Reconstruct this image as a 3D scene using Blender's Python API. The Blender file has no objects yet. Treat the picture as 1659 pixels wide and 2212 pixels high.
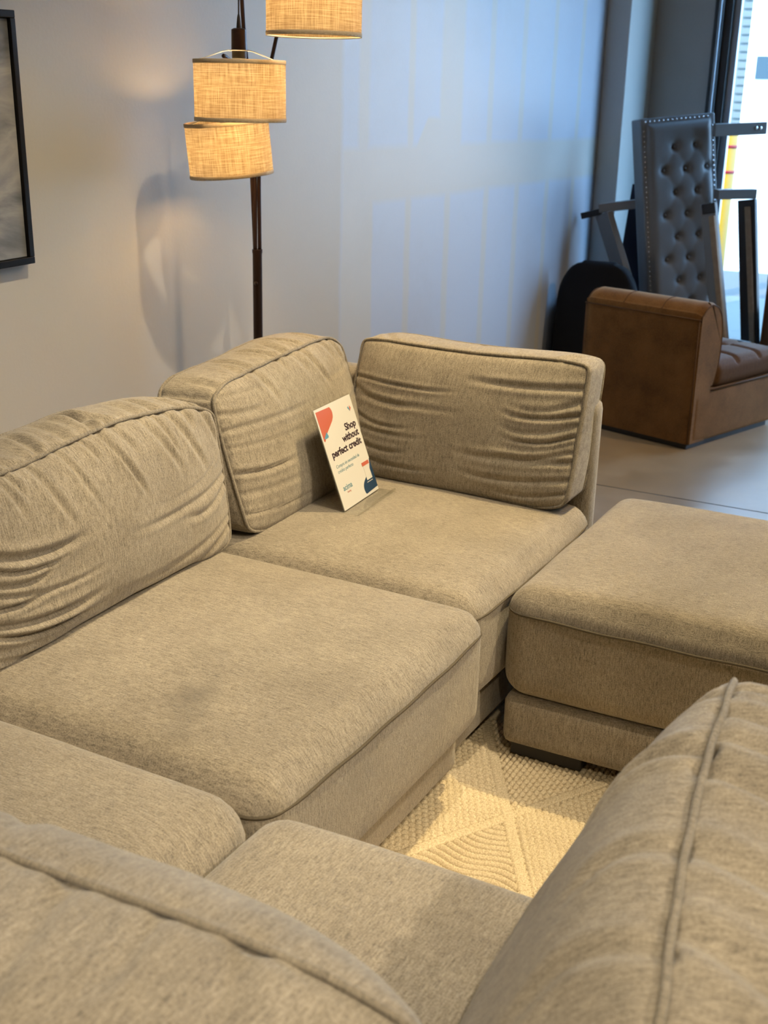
import bpy, bmesh, math, random
import numpy as np
from mathutils import Matrix, Vector, Euler

random.seed(7)
C = bpy.context.scene.collection
SC = bpy.context.scene
PI = math.pi
R = math.radians

# ------------------------------------------------------------------ camera
CAM_H = 1.6
YAW, PITCH, ROLL, FPX = 0.48196, 0.32853, 0.02514, 2606.9
fw = Vector((math.cos(YAW) * math.cos(PITCH), math.sin(YAW) * math.cos(PITCH), -math.sin(PITCH)))
rt = Vector((math.sin(YAW), -math.cos(YAW), 0))
up = rt.cross(fw)
rt2 = math.cos(ROLL) * rt + math.sin(ROLL) * up
up2 = -math.sin(ROLL) * rt + math.cos(ROLL) * up
cam = bpy.data.objects.new('camera', bpy.data.cameras.new('camera'))
C.objects.link(cam)
m = Matrix((rt2, up2, -fw)).transposed().to_4x4()
m.translation = (0, 0, CAM_H)
cam.matrix_world = m
cam.data.sensor_fit = 'VERTICAL'
cam.data.sensor_height = 24.0
cam.data.sensor_width = 24.0 * 1659 / 2212
cam.data.lens = FPX / 2212 * 24.0
cam.data.clip_start = 0.05
cam.data.clip_end = 200
cam.data.dof.use_dof = True
cam.data.dof.focus_distance = 2.75
cam.data.dof.aperture_fstop = 4.2
SC.camera = cam

# ------------------------------------------------------------------ world, colour management
SC.view_settings.view_transform = 'Standard'
SC.view_settings.look = 'None'
SC.view_settings.exposure = 0.0
SC.view_settings.gamma = 1.0
SC.view_settings.use_curve_mapping = False
SC.cycles.use_denoising = True
SC.cycles.max_bounces = 7
SC.cycles.diffuse_bounces = 4
SC.cycles.glossy_bounces = 3
SC.cycles.transparent_max_bounces = 8
SC.cycles.sample_clamp_indirect = 6.0
SC.cycles.caustics_reflective = False
SC.cycles.caustics_refractive = False
w = bpy.data.worlds.new('sky')
SC.world = w
w.use_nodes = True
w.node_tree.nodes['Background'].inputs['Color'].default_value = (0.28, 0.57, 1.0, 1)
w.node_tree.nodes['Background'].inputs['Strength'].default_value = 13.0


def light(name, kind, loc, energy, color, target=None, **kw):
    d = bpy.data.lights.new(name, kind)
    d.energy = energy
    d.color = color
    for k, v in kw.items():
        setattr(d, k, v)
    o = bpy.data.objects.new(name, d)
    C.objects.link(o)
    o.location = loc
    if target is not None:
        o.rotation_euler = (Vector(target) - Vector(loc)).to_track_quat('-Z', 'Y').to_euler()
    return o


WARM = (1.0, 0.78, 0.41)
SOFTW = (1.0, 0.84, 0.60)
# sun over the roof, lighting the parking lot and the facade across it
light('sun', 'SUN', (0, 0, 20), 9.0, (1.0, 0.95, 0.86), (6.0, -1.5, 13.0), angle=R(0.6))


def track_spot(loc, energy, col, target, size, blend=0.75, soft=0.06):
    light('track_spot', 'SPOT', loc, energy, col, target, spot_size=R(size), spot_blend=blend, shadow_soft_size=soft)


# ceiling track spots; a few are added to lift dim areas
track_spot((3.9, 0.45, 3.8), 480, WARM, (2.55, 0.98, 0.2), 45, 0.45, 0.05)
track_spot((2.45, 0.62, 3.8), 205, SOFTW, (2.75, 2.25, 0.1), 48, 0.6, 0.035)
track_spot((0.9, 0.6, 3.8), 75, SOFTW, (1.5, 2.6, 0.2), 60, 0.8)
track_spot((0.4, -1.1, 3.8), 60, SOFTW, (2.25, 2.3, 0.5), 46, 0.75, 0.045)
track_spot((-0.5, 1.4, 3.7), 215, SOFTW, (1.05, 0.15, 0.75), 34, 0.8)  # unseen spot added to brighten the nearest cushions
track_spot((4.6, 0.3, 3.8), 130, SOFTW, (5.0, 2.6, 0.5), 60, 0.8)  # unseen spot added to warm the bare board
track_spot((-1.0, -0.9, 3.6), 340, SOFTW, (0.65, 0.40, 0.8), 36, 0.8)
track_spot((1.7, -2.3, 3.8), 390, SOFTW, (1.55, 1.2, 0.4), 42, 0.8)
track_spot((5.6, -1.2, 3.8), 270, (1.0, 0.74, 0.46), (5.2, 0.8, 0.0), 85, 0.8, 0.08)  # unseen spot added to warm the far floor
# broad unseen ceiling panels, added for soft ambient light
for (px, py) in ((1.0, -2.5), (5.0, -2.5), (3.5, 0.5)):
    light('ambient_panel', 'AREA', (px, py, 4.2), 10, (1.0, 0.85, 0.65), (px, py, 0), shape='SQUARE', size=1.2)
# daylight enters through the storefront
pt = light('storefront_portal', 'AREA', (8.40, 0.27, 1.6), 1, (1, 1, 1), (0, 0.27, 1.6), shape='RECTANGLE', size=3.4, size_y=3.1)
pt.data.cycles.is_portal = True

# ------------------------------------------------------------------ materials


def nodes(name):
    mt = bpy.data.materials.new(name)
    mt.use_nodes = True
    nt = mt.node_tree
    return mt, nt, nt.nodes['Principled BSDF']


def N(nt, kind, **kw):
    n = nt.nodes.new(kind)
    for k, v in kw.items():
        if k in n.inputs:
            n.inputs[k].default_value = v
        else:
            setattr(n, k, v)
    return n


def mixrgb(nt, fac, a, b):
    n = nt.nodes.new('ShaderNodeMix')
    n.data_type = 'RGBA'
    for key, v in ((0, fac), (6, a), (7, b)):
        if isinstance(v, (tuple, list)):
            n.inputs[key].default_value = (*v[:3], 1)
        elif isinstance(v, (int, float)):
            n.inputs[key].default_value = v
        else:
            nt.links.new(v, n.inputs[key])
    return n.outputs[2]


def math_n(nt, op, a, b=None):
    n = nt.nodes.new('ShaderNodeMath')
    n.operation = op
    for i, v in enumerate((a, b)):
        if v is None:
            continue
        if isinstance(v, (int, float)):
            n.inputs[i].default_value = v
        else:
            nt.links.new(v, n.inputs[i])
    return n.outputs[0]


def ramp(nt, val, stops):
    n = nt.nodes.new('ShaderNodeValToRGB')
    el = n.color_ramp.elements
    while len(el) < len(stops):
        el.new(0.5)
    for e, (p, c) in zip(el, stops):
        e.position = p
        e.color = (*c, 1) if len(c) == 3 else c
    nt.links.new(val, n.inputs['Fac'])
    return n.outputs['Color']


def simple(name, col, rough=0.5, metal=0.0, bump=0.0, bscale=80, vary=0.0, spec=0.5):
    mt, nt, b = nodes(name)
    b.inputs['Base Color'].default_value = (*col, 1)
    b.inputs['Roughness'].default_value = rough
    b.inputs['Metallic'].default_value = metal
    b.inputs['Specular IOR Level'].default_value = spec
    if bump or vary:
        tc = N(nt, 'ShaderNodeTexCoord')
        no = N(nt, 'ShaderNodeTexNoise', Scale=bscale, Detail=4.0)
        nt.links.new(tc.outputs['Object'], no.inputs['Vector'])
        if vary:
            c = mixrgb(nt, no.outputs['Fac'], tuple(x * (1 - vary) for x in col), tuple(min(1, x * (1 + vary)) for x in col))
            nt.links.new(c, b.inputs['Base Color'])
        if bump:
            bp = N(nt, 'ShaderNodeBump', Strength=bump, Distance=0.002)
            nt.links.new(no.outputs['Fac'], bp.inputs['Height'])
            nt.links.new(bp.outputs['Normal'], b.inputs['Normal'])
    return mt


def fabric(name, col, across=0, dirt=None):
    """chenille: fine threads running square to the chosen local axis"""
    mt, nt, b = nodes(name)
    b.inputs['Roughness'].default_value = 0.9
    b.inputs['Specular IOR Level'].default_value = 0.15
    b.inputs['Sheen Weight'].default_value = 0.25
    b.inputs['Sheen Roughness'].default_value = 0.5
    tc = N(nt, 'ShaderNodeTexCoord')
    mp = N(nt, 'ShaderNodeMapping')
    sc = [48.0, 48.0, 48.0]
    sc[across] = 300.0
    mp.inputs['Scale'].default_value = sc
    nt.links.new(tc.outputs['Object'], mp.inputs['Vector'])
    rib = N(nt, 'ShaderNodeTexNoise', Scale=1.0, Detail=3.0, Roughness=0.75)
    nt.links.new(mp.outputs['Vector'], rib.inputs['Vector'])
    fine = N(nt, 'ShaderNodeTexNoise', Scale=330.0, Detail=2.0)
    nt.links.new(tc.outputs['Object'], fine.inputs['Vector'])
    big = N(nt, 'ShaderNodeTexNoise', Scale=6.0, Detail=5.0, Roughness=0.6)
    nt.links.new(tc.outputs['Object'], big.inputs['Vector'])
    h = math_n(nt, 'ADD', math_n(nt, 'MULTIPLY', rib.outputs['Fac'], 0.58), math_n(nt, 'MULTIPLY', fine.outputs['Fac'], 0.42))
    dark = tuple(c * 0.50 for c in col)
    lite = tuple(min(1, c * 1.42) for c in col)
    c1 = ramp(nt, h, [(0.34, dark), (0.5, col), (0.66, lite)])
    bigc = ramp(nt, big.outputs['Fac'], [(0.3, (0.84, 0.83, 0.82)), (0.7, (1.1, 1.1, 1.1))])
    mul = nt.nodes.new('ShaderNodeMix')
    mul.data_type = 'RGBA'
    mul.blend_type = 'MULTIPLY'
    mul.inputs[0].default_value = 1.0
    nt.links.new(c1, mul.inputs[6])
    nt.links.new(bigc, mul.inputs[7])
    out = mul.outputs[2]
    if dirt:
        for (dx, dy, dz, rad, k) in dirt:
            vm = N(nt, 'ShaderNodeVectorMath', operation='DISTANCE')
            nt.links.new(tc.outputs['Object'], vm.inputs[0])
            vm.inputs[1].default_value = (dx, dy, dz)
            wob = math_n(nt, 'ADD', vm.outputs['Value'], math_n(nt, 'MULTIPLY', math_n(nt, 'SUBTRACT', big.outputs['Fac'], 0.5), rad * 1.2))
            f = ramp(nt, math_n(nt, 'DIVIDE', wob, rad), [(0.15, (k, k, k)), (1.0, (0, 0, 0))])
            out = mixrgb(nt, f, out, tuple(c * 0.45 for c in col))
    nt.links.new(out, b.inputs['Base Color'])
    bp = N(nt, 'ShaderNodeBump', Strength=0.8, Distance=0.0025)
    nt.links.new(h, bp.inputs['Height'])
    nt.links.new(bp.outputs['Normal'], b.inputs['Normal'])
    return mt


TAUPE = (0.305, 0.264, 0.204)
FAB = fabric('taupe_chenille', TAUPE, 0)
FAB_Y = fabric('taupe_chenille_turned', TAUPE, 1)
FAB_STAIN = fabric('taupe_chenille_stained', TAUPE, 0, dirt=[(-0.26, -0.28, 0.508, 0.065, 0.60), (-0.33, -0.30, 0.508, 0.05, 0.35), (-0.39, -0.33, 0.508, 0.05, 0.28)])
PIPE = fabric('fabric_cord', tuple(c * 0.80 for c in TAUPE), 0)
WELT = simple('welt_cord', (0.12, 0.10, 0.072), 0.9, vary=0.25, bscale=300, bump=0.3, spec=0.1)
BLACK_PLASTIC = simple('black_plastic', (0.012, 0.010, 0.009), 0.45)
BLACK_FAB = simple('black_upholstery', (0.008, 0.009, 0.012), 0.85, bump=0.3, bscale=500, spec=0.2)
NAVY = simple('navy_board', (0.006, 0.010, 0.03), 0.6)
BRONZE = simple('dark_bronze', (0.035, 0.018, 0.014), 0.35, 0.4)
LEATHER_BROWN = simple('brown_leather', (0.105, 0.052, 0.020), 0.65, spec=0.1, bump=0.35, bscale=60, vary=0.3)
GREY_VINYL = simple('grey_vinyl', (0.17, 0.172, 0.18), 0.5, bump=0.15, bscale=220, vary=0.12)
GREY_RAIL = simple('grey_rail_vinyl', (0.21, 0.21, 0.215), 0.5, bump=0.15, bscale=200, vary=0.1)
STEEL = simple('bright_steel', (0.7, 0.7, 0.72), 0.25, 1.0)
WOOD = simple('raw_wood', (0.30, 0.22, 0.15), 0.7, vary=0.3, bscale=30)
FRAME_BLACK = simple('black_frame', (0.007, 0.006, 0.005), 0.4, spec=0.2)
YELLOW = simple('safety_yellow', (0.42, 0.22, 0.006), 0.45)
RED = simple('red_tape', (0.30, 0.006, 0.004), 0.5)
WHITE_WIRE = simple('white_wire', (0.8, 0.78, 0.72), 0.4)
PAPER = simple('white_paper', (0.66, 0.645, 0.60), 0.5)
CORAL = simple('coral_print', (0.52, 0.125, 0.075), 0.5)
SKYP = simple('light_blue_print', (0.10, 0.30, 0.45), 0.5)
NAVYP = simple('navy_print', (0.012, 0.045, 0.10), 0.5)
INK = simple('dark_ink', (0.03, 0.012, 0.02), 0.5)
TEAL = simple('teal_print', (0.06, 0.21, 0.28), 0.5)
ALU = simple('grey_aluminium', (0.35, 0.38, 0.42), 0.35, 0.6)
BRONZE_ALU = simple('bronze_aluminium', (0.045, 0.047, 0.05), 0.4, 0.3)


def suede():
    mt, nt, b = nodes('brown_suede')
    b.inputs['Roughness'].default_value = 0.85
    b.inputs['Specular IOR Level'].default_value = 0.2
    b.inputs['Sheen Weight'].default_value = 0.35
    b.inputs['Sheen Tint'].default_value = (1, 0.7, 0.4, 1)
    tc = N(nt, 'ShaderNodeTexCoord')
    a = N(nt, 'ShaderNodeTexNoise', Scale=5.0, Detail=6.0, Roughness=0.65)
    f = N(nt, 'ShaderNodeTexNoise', Scale=160.0, Detail=3.0)
    nt.links.new(tc.outputs['Object'], a.inputs['Vector'])
    nt.links.new(tc.outputs['Object'], f.inputs['Vector'])
    h = math_n(nt, 'ADD', math_n(nt, 'MULTIPLY', a.outputs['Fac'], 0.7), math_n(nt, 'MULTIPLY', f.outputs['Fac'], 0.3))
    c = ramp(nt, h, [(0.36, (0.075, 0.032, 0.008)), (0.52, (0.15, 0.068, 0.019)), (0.68, (0.20, 0.098, 0.032))])
    nt.links.new(c, b.inputs['Base Color'])
    bp = N(nt, 'ShaderNodeBump', Strength=0.2, Distance=0.002)
    nt.links.new(f.outputs['Fac'], bp.inputs['Height'])
    nt.links.new(bp.outputs['Normal'], b.inputs['Normal'])
    return mt


SUEDE = suede()


def linen_shade():
    """woven linen over a translucent liner"""
    mt, nt, b = nodes('linen_shade')
    nt.nodes.remove(b)
    tc = N(nt, 'ShaderNodeTexCoord')
    sep = N(nt, 'ShaderNodeSeparateXYZ')
    nt.links.new(tc.outputs['UV'], sep.inputs[0])
    hs = []
    for sc in ((9.0, 260.0), (330.0, 9.0)):
        mp = N(nt, 'ShaderNodeMapping')
        mp.inputs['Scale'].default_value = (sc[0], sc[1], 1)
        nt.links.new(tc.outputs['UV'], mp.inputs['Vector'])
        n = N(nt, 'ShaderNodeTexNoise', Scale=1.0, Detail=3.0, Roughness=0.7)
        nt.links.new(mp.outputs['Vector'], n.inputs['Vector'])
        hs.append(ramp(nt, n.outputs['Fac'], [(0.40, (0, 0, 0)), (0.62, (1, 1, 1))]))
    hmin = mixrgb(nt, 0.5, hs[0], hs[1])
    col = mixrgb(nt, hmin, (0.26, 0.18, 0.10), (0.66, 0.55, 0.38))
    dif = N(nt, 'ShaderNodeBsdfDiffuse')
    tr = N(nt, 'ShaderNodeBsdfTranslucent')
    nt.links.new(col, dif.inputs['Color'])
    nt.links.new(col, tr.inputs['Color'])
    mx = N(nt, 'ShaderNodeMixShader')
    mx.inputs[0].default_value = 0.55
    nt.links.new(dif.outputs[0], mx.inputs[1])
    nt.links.new(tr.outputs[0], mx.inputs[2])
    nt.links.new(mx.outputs[0], nt.nodes['Material Output'].inputs['Surface'])
    return mt


LINEN = linen_shade()
HEM = simple('linen_hem', (0.50, 0.40, 0.27), 0.9, vary=0.2, bscale=200)


def emissive(name, col, s):
    mt, nt, b = nodes(name)
    b.inputs['Emission Color'].default_value = (*col, 1)
    b.inputs['Emission Strength'].default_value = s
    return mt


BULB = emissive('lit_bulb', (1.0, 0.72, 0.38), 12.0)


def pane_glass():
    mt, nt, b = nodes('pane_glass')
    nt.nodes.remove(b)
    t = N(nt, 'ShaderNodeBsdfTransparent')
    t.inputs['Color'].default_value = (0.96, 0.98, 0.97, 1)
    g = N(nt, 'ShaderNodeBsdfGlossy', Roughness=0.02)
    mx = N(nt, 'ShaderNodeMixShader')
    mx.inputs[0].default_value = 0.05
    nt.links.new(t.outputs[0], mx.inputs[1])
    nt.links.new(g.outputs[0], mx.inputs[2])
    nt.links.new(mx.outputs[0], nt.nodes['Material Output'].inputs['Surface'])
    return mt


GLASS = pane_glass()


def acrylic():
    mt, nt, b = nodes('clear_acrylic')
    nt.nodes.remove(b)
    t = N(nt, 'ShaderNodeBsdfTransparent')
    t.inputs['Color'].default_value = (0.99, 0.995, 0.985, 1)
    g = N(nt, 'ShaderNodeBsdfGlossy', Roughness=0.08)
    mx = N(nt, 'ShaderNodeMixShader')
    mx.inputs[0].default_value = 0.16
    nt.links.new(t.outputs[0], mx.inputs[1])
    nt.links.new(g.outputs[0], mx.inputs[2])
    nt.links.new(mx.outputs[0], nt.nodes['Material Output'].inputs['Surface'])
    return mt


ACRYLIC = acrylic()

# wall beside the sofa: cream paint, then bare board with mudded joints
WALL_Y = 2.63


def wall_material():
    mt, nt, b = nodes('patched_drywall')
    tc = N(nt, 'ShaderNodeTexCoord')
    sep = N(nt, 'ShaderNodeSeparateXYZ')
    nt.links.new(tc.outputs['Object'], sep.inputs[0])
    wob = N(nt, 'ShaderNodeTexNoise', Scale=3.0, Detail=4.0, Roughness=0.6)
    nt.links.new(tc.outputs['Object'], wob.inputs['Vector'])
    jag = math_n(nt, 'MULTIPLY', math_n(nt, 'SUBTRACT', wob.outputs['Fac'], 0.5), 0.03)
    X = math_n(nt, 'ADD', sep.outputs['X'], jag)
    Z = math_n(nt, 'ADD', sep.outputs['Z'], math_n(nt, 'MULTIPLY', jag, 0.8))

    def soft(v, lo, hi, e):
        """1 between lo and hi with feathered edges"""
        n1 = N(nt, 'ShaderNodeMapRange')
        n1.inputs['From Min'].default_value = lo - e
        n1.inputs['From Max'].default_value = lo + e
        nt.links.new(v, n1.inputs['Value'])
        n2 = N(nt, 'ShaderNodeMapRange')
        n2.inputs['From Min'].default_value = hi - e
        n2.inputs['From Max'].default_value = hi + e
        n2.inputs['To Min'].default_value = 1
        n2.inputs['To Max'].default_value = 0
        nt.links.new(v, n2.inputs['Value'])
        return math_n(nt, 'MULTIPLY', n1.outputs[0], n2.outputs[0])
    k = WALL_Y / 2.8
    mud = soft(Z, 1.170, 1.405, 0.018)
    seams = [(5.06, .05, 0.018), (5.53, .032, 0.012), (5.99, .034, 0.012), (6.50, .036, 0.012), (6.96, .036, 0.012), (7.46, .034, 0.012), (7.95, .034, 0.012)]
    for (sx, hw, e) in seams:
        mud = math_n(nt, 'MAXIMUM', mud, math_n(nt, 'MULTIPLY', soft(X, sx * k - hw * k, sx * k + hw * k, e), 0.85))
    # wide strip under the joint where the cream paint begins, and a smear above the joint
    low = soft(Z, -1.0, 1.25, 0.02)
    mud = math_n(nt, 'MAXIMUM', mud, math_n(nt, 'MULTIPLY', soft(X, 4.86 * k, 5.16 * k, 0.012), low))
    butt = math_n(nt, 'MULTIPLY', soft(X, 5.86 * k, 6.13 * k, 0.02), soft(Z, 1.2, 9.0, 0.03))
    slant = math_n(nt, 'SUBTRACT', X, math_n(nt, 'MULTIPLY', math_n(nt, 'SUBTRACT', Z, 1.4), 0.9))
    hump = math_n(nt, 'MULTIPLY', soft(slant, 5.60 * k, 6.02 * k, 0.012), soft(Z, 1.2, 1.53, 0.012))
    mud = math_n(nt, 'MAXIMUM', mud, math_n(nt, 'MAXIMUM', butt, hump))
    board = soft(X, 4.86 * k, 30.0, 0.02)
    paint = (0.56, 0.515, 0.44)
    mudc = (0.60, 0.58, 0.535)
    brd = (0.535, 0.575, 0.655)  # bare board; its blue tint partly paints in the reflected sky
    c = mixrgb(nt, board, paint, brd)
    c = mixrgb(nt, math_n(nt, 'MULTIPLY', mud, board), c, mudc)
    # scuffs and nicks
    sn = N(nt, 'ShaderNodeTexNoise', Scale=1.3, Detail=8.0, Roughness=0.75)
    nt.links.new(tc.outputs['Object'], sn.inputs['Vector'])
    c = mixrgb(nt, ramp(nt, sn.outputs['Fac'], [(0.35, (0.12, 0.12, 0.12)), (0.5, (0, 0, 0))]), c, (0.45, 0.42, 0.40))
    vo = N(nt, 'ShaderNodeTexVoronoi', Scale=2.3)
    nt.links.new(tc.outputs['Object'], vo.inputs['Vector'])
    c = mixrgb(nt, ramp(nt, vo.outputs['Distance'], [(0.008, (0.6, 0.6, 0.6)), (0.016, (0, 0, 0))]), c, (0.25, 0.22, 0.2))
    nt.links.new(c, b.inputs['Base Color'])
    b.inputs['Roughness'].default_value = 0.42
    b.inputs['Specular IOR Level'].default_value = 0.45
    or_ = N(nt, 'ShaderNodeTexNoise', Scale=90.0, Detail=3.0)
    nt.links.new(tc.outputs['Object'], or_.inputs['Vector'])
    bp = N(nt, 'ShaderNodeBump', Strength=0.12, Distance=0.003)
    nt.links.new(or_.outputs['Fac'], bp.inputs['Height'])
    nt.links.new(bp.outputs['Normal'], b.inputs['Normal'])
    return mt


WALLM = wall_material()
WALLG = simple('grey_wall_paint', (0.42, 0.41, 0.40), 0.6, bump=0.1, bscale=80, vary=0.05)
COLM = simple('column_paint', (0.56, 0.54, 0.50), 0.5, bump=0.08, bscale=80, vary=0.04)
CEILM = simple('ceiling_paint', (0.35, 0.34, 0.33), 0.9)


def concrete():
    mt, nt, b = nodes('polished_concrete')
    tc = N(nt, 'ShaderNodeTexCoord')
    n = N(nt, 'ShaderNodeTexNoise', Scale=2.2, Detail=8.0, Roughness=0.65)
    nt.links.new(tc.outputs['Object'], n.inputs['Vector'])
    n2 = N(nt, 'ShaderNodeTexNoise', Scale=60.0, Detail=4.0)
    nt.links.new(tc.outputs['Object'], n2.inputs['Vector'])
    c = ramp(nt, n.outputs['Fac'], [(0.3, (0.21, 0.155, 0.095)), (0.5, (0.29, 0.215, 0.13)), (0.7, (0.37, 0.29, 0.195))])
    c = mixrgb(nt, math_n(nt, 'MULTIPLY', n2.outputs['Fac'], 0.25), c, (0.24, 0.21, 0.17))
    nt.links.new(c, b.inputs['Base Color'])
    rr = ramp(nt, n.outputs['Fac'], [(0.35, (0.30, 0.30, 0.30)), (0.65, (0.46, 0.46, 0.46))])
    nt.links.new(rr, b.inputs['Roughness'])
    return mt


FLOORM = concrete()


def rug_material():
    mt, nt, b = nodes('woven_wool')
    tc = N(nt, 'ShaderNodeTexCoord')
    n = N(nt, 'ShaderNodeTexNoise', Scale=260.0, Detail=3.0)
    nt.links.new(tc.outputs['Object'], n.inputs['Vector'])
    n2 = N(nt, 'ShaderNodeTexNoise', Scale=14.0, Detail=3.0)
    nt.links.new(tc.outputs['Object'], n2.inputs['Vector'])
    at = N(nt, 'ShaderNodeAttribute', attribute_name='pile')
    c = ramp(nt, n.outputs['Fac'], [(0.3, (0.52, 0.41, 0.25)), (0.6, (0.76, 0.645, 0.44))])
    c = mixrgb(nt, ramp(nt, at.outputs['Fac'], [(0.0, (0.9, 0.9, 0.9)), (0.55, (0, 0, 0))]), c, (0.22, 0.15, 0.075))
    c = mixrgb(nt, math_n(nt, 'MULTIPLY', n2.outputs['Fac'], 0.2), c, (0.55, 0.45, 0.3))
    nt.links.new(c, b.inputs['Base Color'])
    b.inputs['Roughness'].default_value = 0.95
    b.inputs['Specular IOR Level'].default_value = 0.1
    bp = N(nt, 'ShaderNodeBump', Strength=0.3, Distance=0.002)
    nt.links.new(n.outputs['Fac'], bp.inputs['Height'])
    nt.links.new(bp.outputs['Normal'], b.inputs['Normal'])
    return mt


RUGM = rug_material()


def art_material():
    mt, nt, b = nodes('abstract_canvas')
    tc = N(nt, 'ShaderNodeTexCoord')
    mp = N(nt, 'ShaderNodeMapping')
    mp.inputs['Rotation'].default_value = (0, R(18), 0)
    mp.inputs['Scale'].default_value = (2.0, 1.0, 6.0)
    nt.links.new(tc.outputs['Object'], mp.inputs['Vector'])
    n = N(nt, 'ShaderNodeTexNoise', Scale=1.0, Detail=6.0, Roughness=0.55, Distortion=0.6)
    nt.links.new(mp.outputs['Vector'], n.inputs['Vector'])
    c = ramp(nt, n.outputs['Fac'], [(0.30, (0.08, 0.085, 0.09)), (0.42, (0.22, 0.22, 0.22)), (0.52, (0.40, 0.38, 0.35)), (0.62, (0.25, 0.25, 0.26)), (0.75, (0.46, 0.44, 0.41))])
    nt.links.new(c, b.inputs['Base Color'])
    b.inputs['Roughness'].default_value = 0.6
    return mt


ARTM = art_material()

# ------------------------------------------------------------------ helpers


def tag(o, label, cat, group=None):
    o['label'] = label
    o['category'] = cat
    if group:
        o['group'] = group
    return o


def thing(name, label, cat, loc=(0, 0, 0), rot=(0, 0, 0), group=None):
    o = bpy.data.objects.new(name, None)
    C.objects.link(o)
    o.location = loc
    o.rotation_euler = rot
    o.empty_display_size = 0.1
    return tag(o, label, cat, group)


def link(name, me, mat, parent=None, loc=None, rot=None):
    o = bpy.data.objects.new(name, me)
    C.objects.link(o)
    if mat is not None:
        for mm in (mat if isinstance(mat, (list, tuple)) else [mat]):
            me.materials.append(mm)
    if parent is not None:
        o.parent = parent
    if loc is not None:
        o.location = loc
    if rot is not None:
        o.rotation_euler = rot
    return o


def mesh_from(name, V, F, smooth=True):
    me = bpy.data.meshes.new(name)
    me.from_pydata([tuple(v) for v in V], [], [tuple(f) for f in F])
    me.update()
    if smooth:
        me.polygons.foreach_set('use_smooth', [True] * len(me.polygons))
    return me


def structure(o):
    o['kind'] = 'structure'
    return o


class MB:
    """collects shapes into one mesh"""

    def __init__(self):
        self.bm = bmesh.new()

    def box(self, lo, hi, bevel=0.0, seg=2, mat=None):
        r = bmesh.ops.create_cube(self.bm, size=1.0)
        vs = r['verts']
        lo, hi = Vector(lo), Vector(hi)
        for v in vs:
            v.co = Vector([(lo[i] + hi[i]) / 2 + v.co[i] * (hi[i] - lo[i]) for i in range(3)])
        if bevel:
            es = list({e for v in vs for e in v.link_edges})
            rb = bmesh.ops.bevel(self.bm, geom=es, offset=bevel, segments=seg, profile=0.5, affect='EDGES')
            vs = list(set(rb['verts']) | {v for v in vs if v.is_valid})
        if mat is not None:
            for v in vs:
                v.co = mat @ v.co
        return self

    def tube(self, pts, rad, n=10, closed=False, cap=True):
        pts = [Vector(p) for p in pts]
        rads = rad if isinstance(rad, (list, tuple)) else [rad] * len(pts)
        rings = []
        prev = None
        L = len(pts)
        for i, p in enumerate(pts):
            if closed:
                t = pts[(i + 1) % L] - pts[i - 1]
            else:
                t = pts[min(i + 1, L - 1)] - pts[max(i - 1, 0)]
            t.normalize()
            if prev is None:
                a = Vector((0, 0, 1)) if abs(t.z) < 0.9 else Vector((1, 0, 0))
                nrm = t.cross(a).normalized()
            else:
                nrm = (prev - t * prev.dot(t)).normalized()
            prev = nrm
            bn = t.cross(nrm)
            rings.append([self.bm.verts.new(p + rads[i] * (math.cos(2 * PI * k / n) * nrm + math.sin(2 * PI * k / n) * bn)) for k in range(n)])
        for i in range(L if closed else L - 1):
            a, b = rings[i], rings[(i + 1) % L]
            for k in range(n):
                self.bm.faces.new((a[k], a[(k + 1) % n], b[(k + 1) % n], b[k]))
        if cap and not closed:
            self.bm.faces.new(rings[0][::-1])
            self.bm.faces.new(rings[-1])
        return self

    def lathe(self, prof, n=40, mat=None):
        """prof: list of (radius, z)"""
        rings = []
        for (r, z) in prof:
            rings.append([self.bm.verts.new((r * math.cos(2 * PI * k / n), r * math.sin(2 * PI * k / n), z)) for k in range(n)])
        if mat is not None:
            for rg in rings:
                for v in rg:
                    v.co = mat @ v.co
        for a, b in zip(rings, rings[1:]):
            for k in range(n):
                self.bm.faces.new((a[k], a[(k + 1) % n], b[(k + 1) % n], b[k]))
        return self

    def prism(self, poly, depth, mat=None):
        """poly in (x, z), extruded along y from 0 to depth"""
        a = [self.bm.verts.new((x, 0, z)) for x, z in poly]
        b = [self.bm.verts.new((x, depth, z)) for x, z in poly]
        n = len(poly)
        self.bm.faces.new(a)
        self.bm.faces.new(b[::-1])
        for i in range(n):
            self.bm.faces.new((a[i], b[i], b[(i + 1) % n], a[(i + 1) % n]))
        if mat is not None:
            for v in a + b:
                v.co = mat @ v.co
        return self

    def build(self, name, mat, parent=None, smooth=False, loc=None, rot=None, auto=False):
        bmesh.ops.recalc_face_normals(self.bm, faces=self.bm.faces)
        me = bpy.data.meshes.new(name)
        self.bm.to_mesh(me)
        self.bm.free()
        if smooth or auto:
            me.polygons.foreach_set('use_smooth', [True] * len(me.polygons))
        if auto:
            me.set_sharp_from_angle(angle=R(35))
        return link(name, me, mat, parent, loc, rot)


def spline(ctrl, n=12):
    """Catmull-Rom through the control points"""
    P = [np.array(c, float) for c in ctrl]
    P = [2 * P[0] - P[1]] + P + [2 * P[-1] - P[-2]]
    out = []
    for i in range(1, len(P) - 2):
        for k in range(n):
            t = k / n
            p0, p1, p2, p3 = P[i - 1:i + 3]
            out.append(0.5 * ((2 * p1) + (-p0 + p2) * t + (2 * p0 - 5 * p1 + 4 * p2 - p3) * t * t + (-p0 + 3 * p1 - 3 * p2 + p3) * t ** 3))
    out.append(P[-2])
    return out


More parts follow.
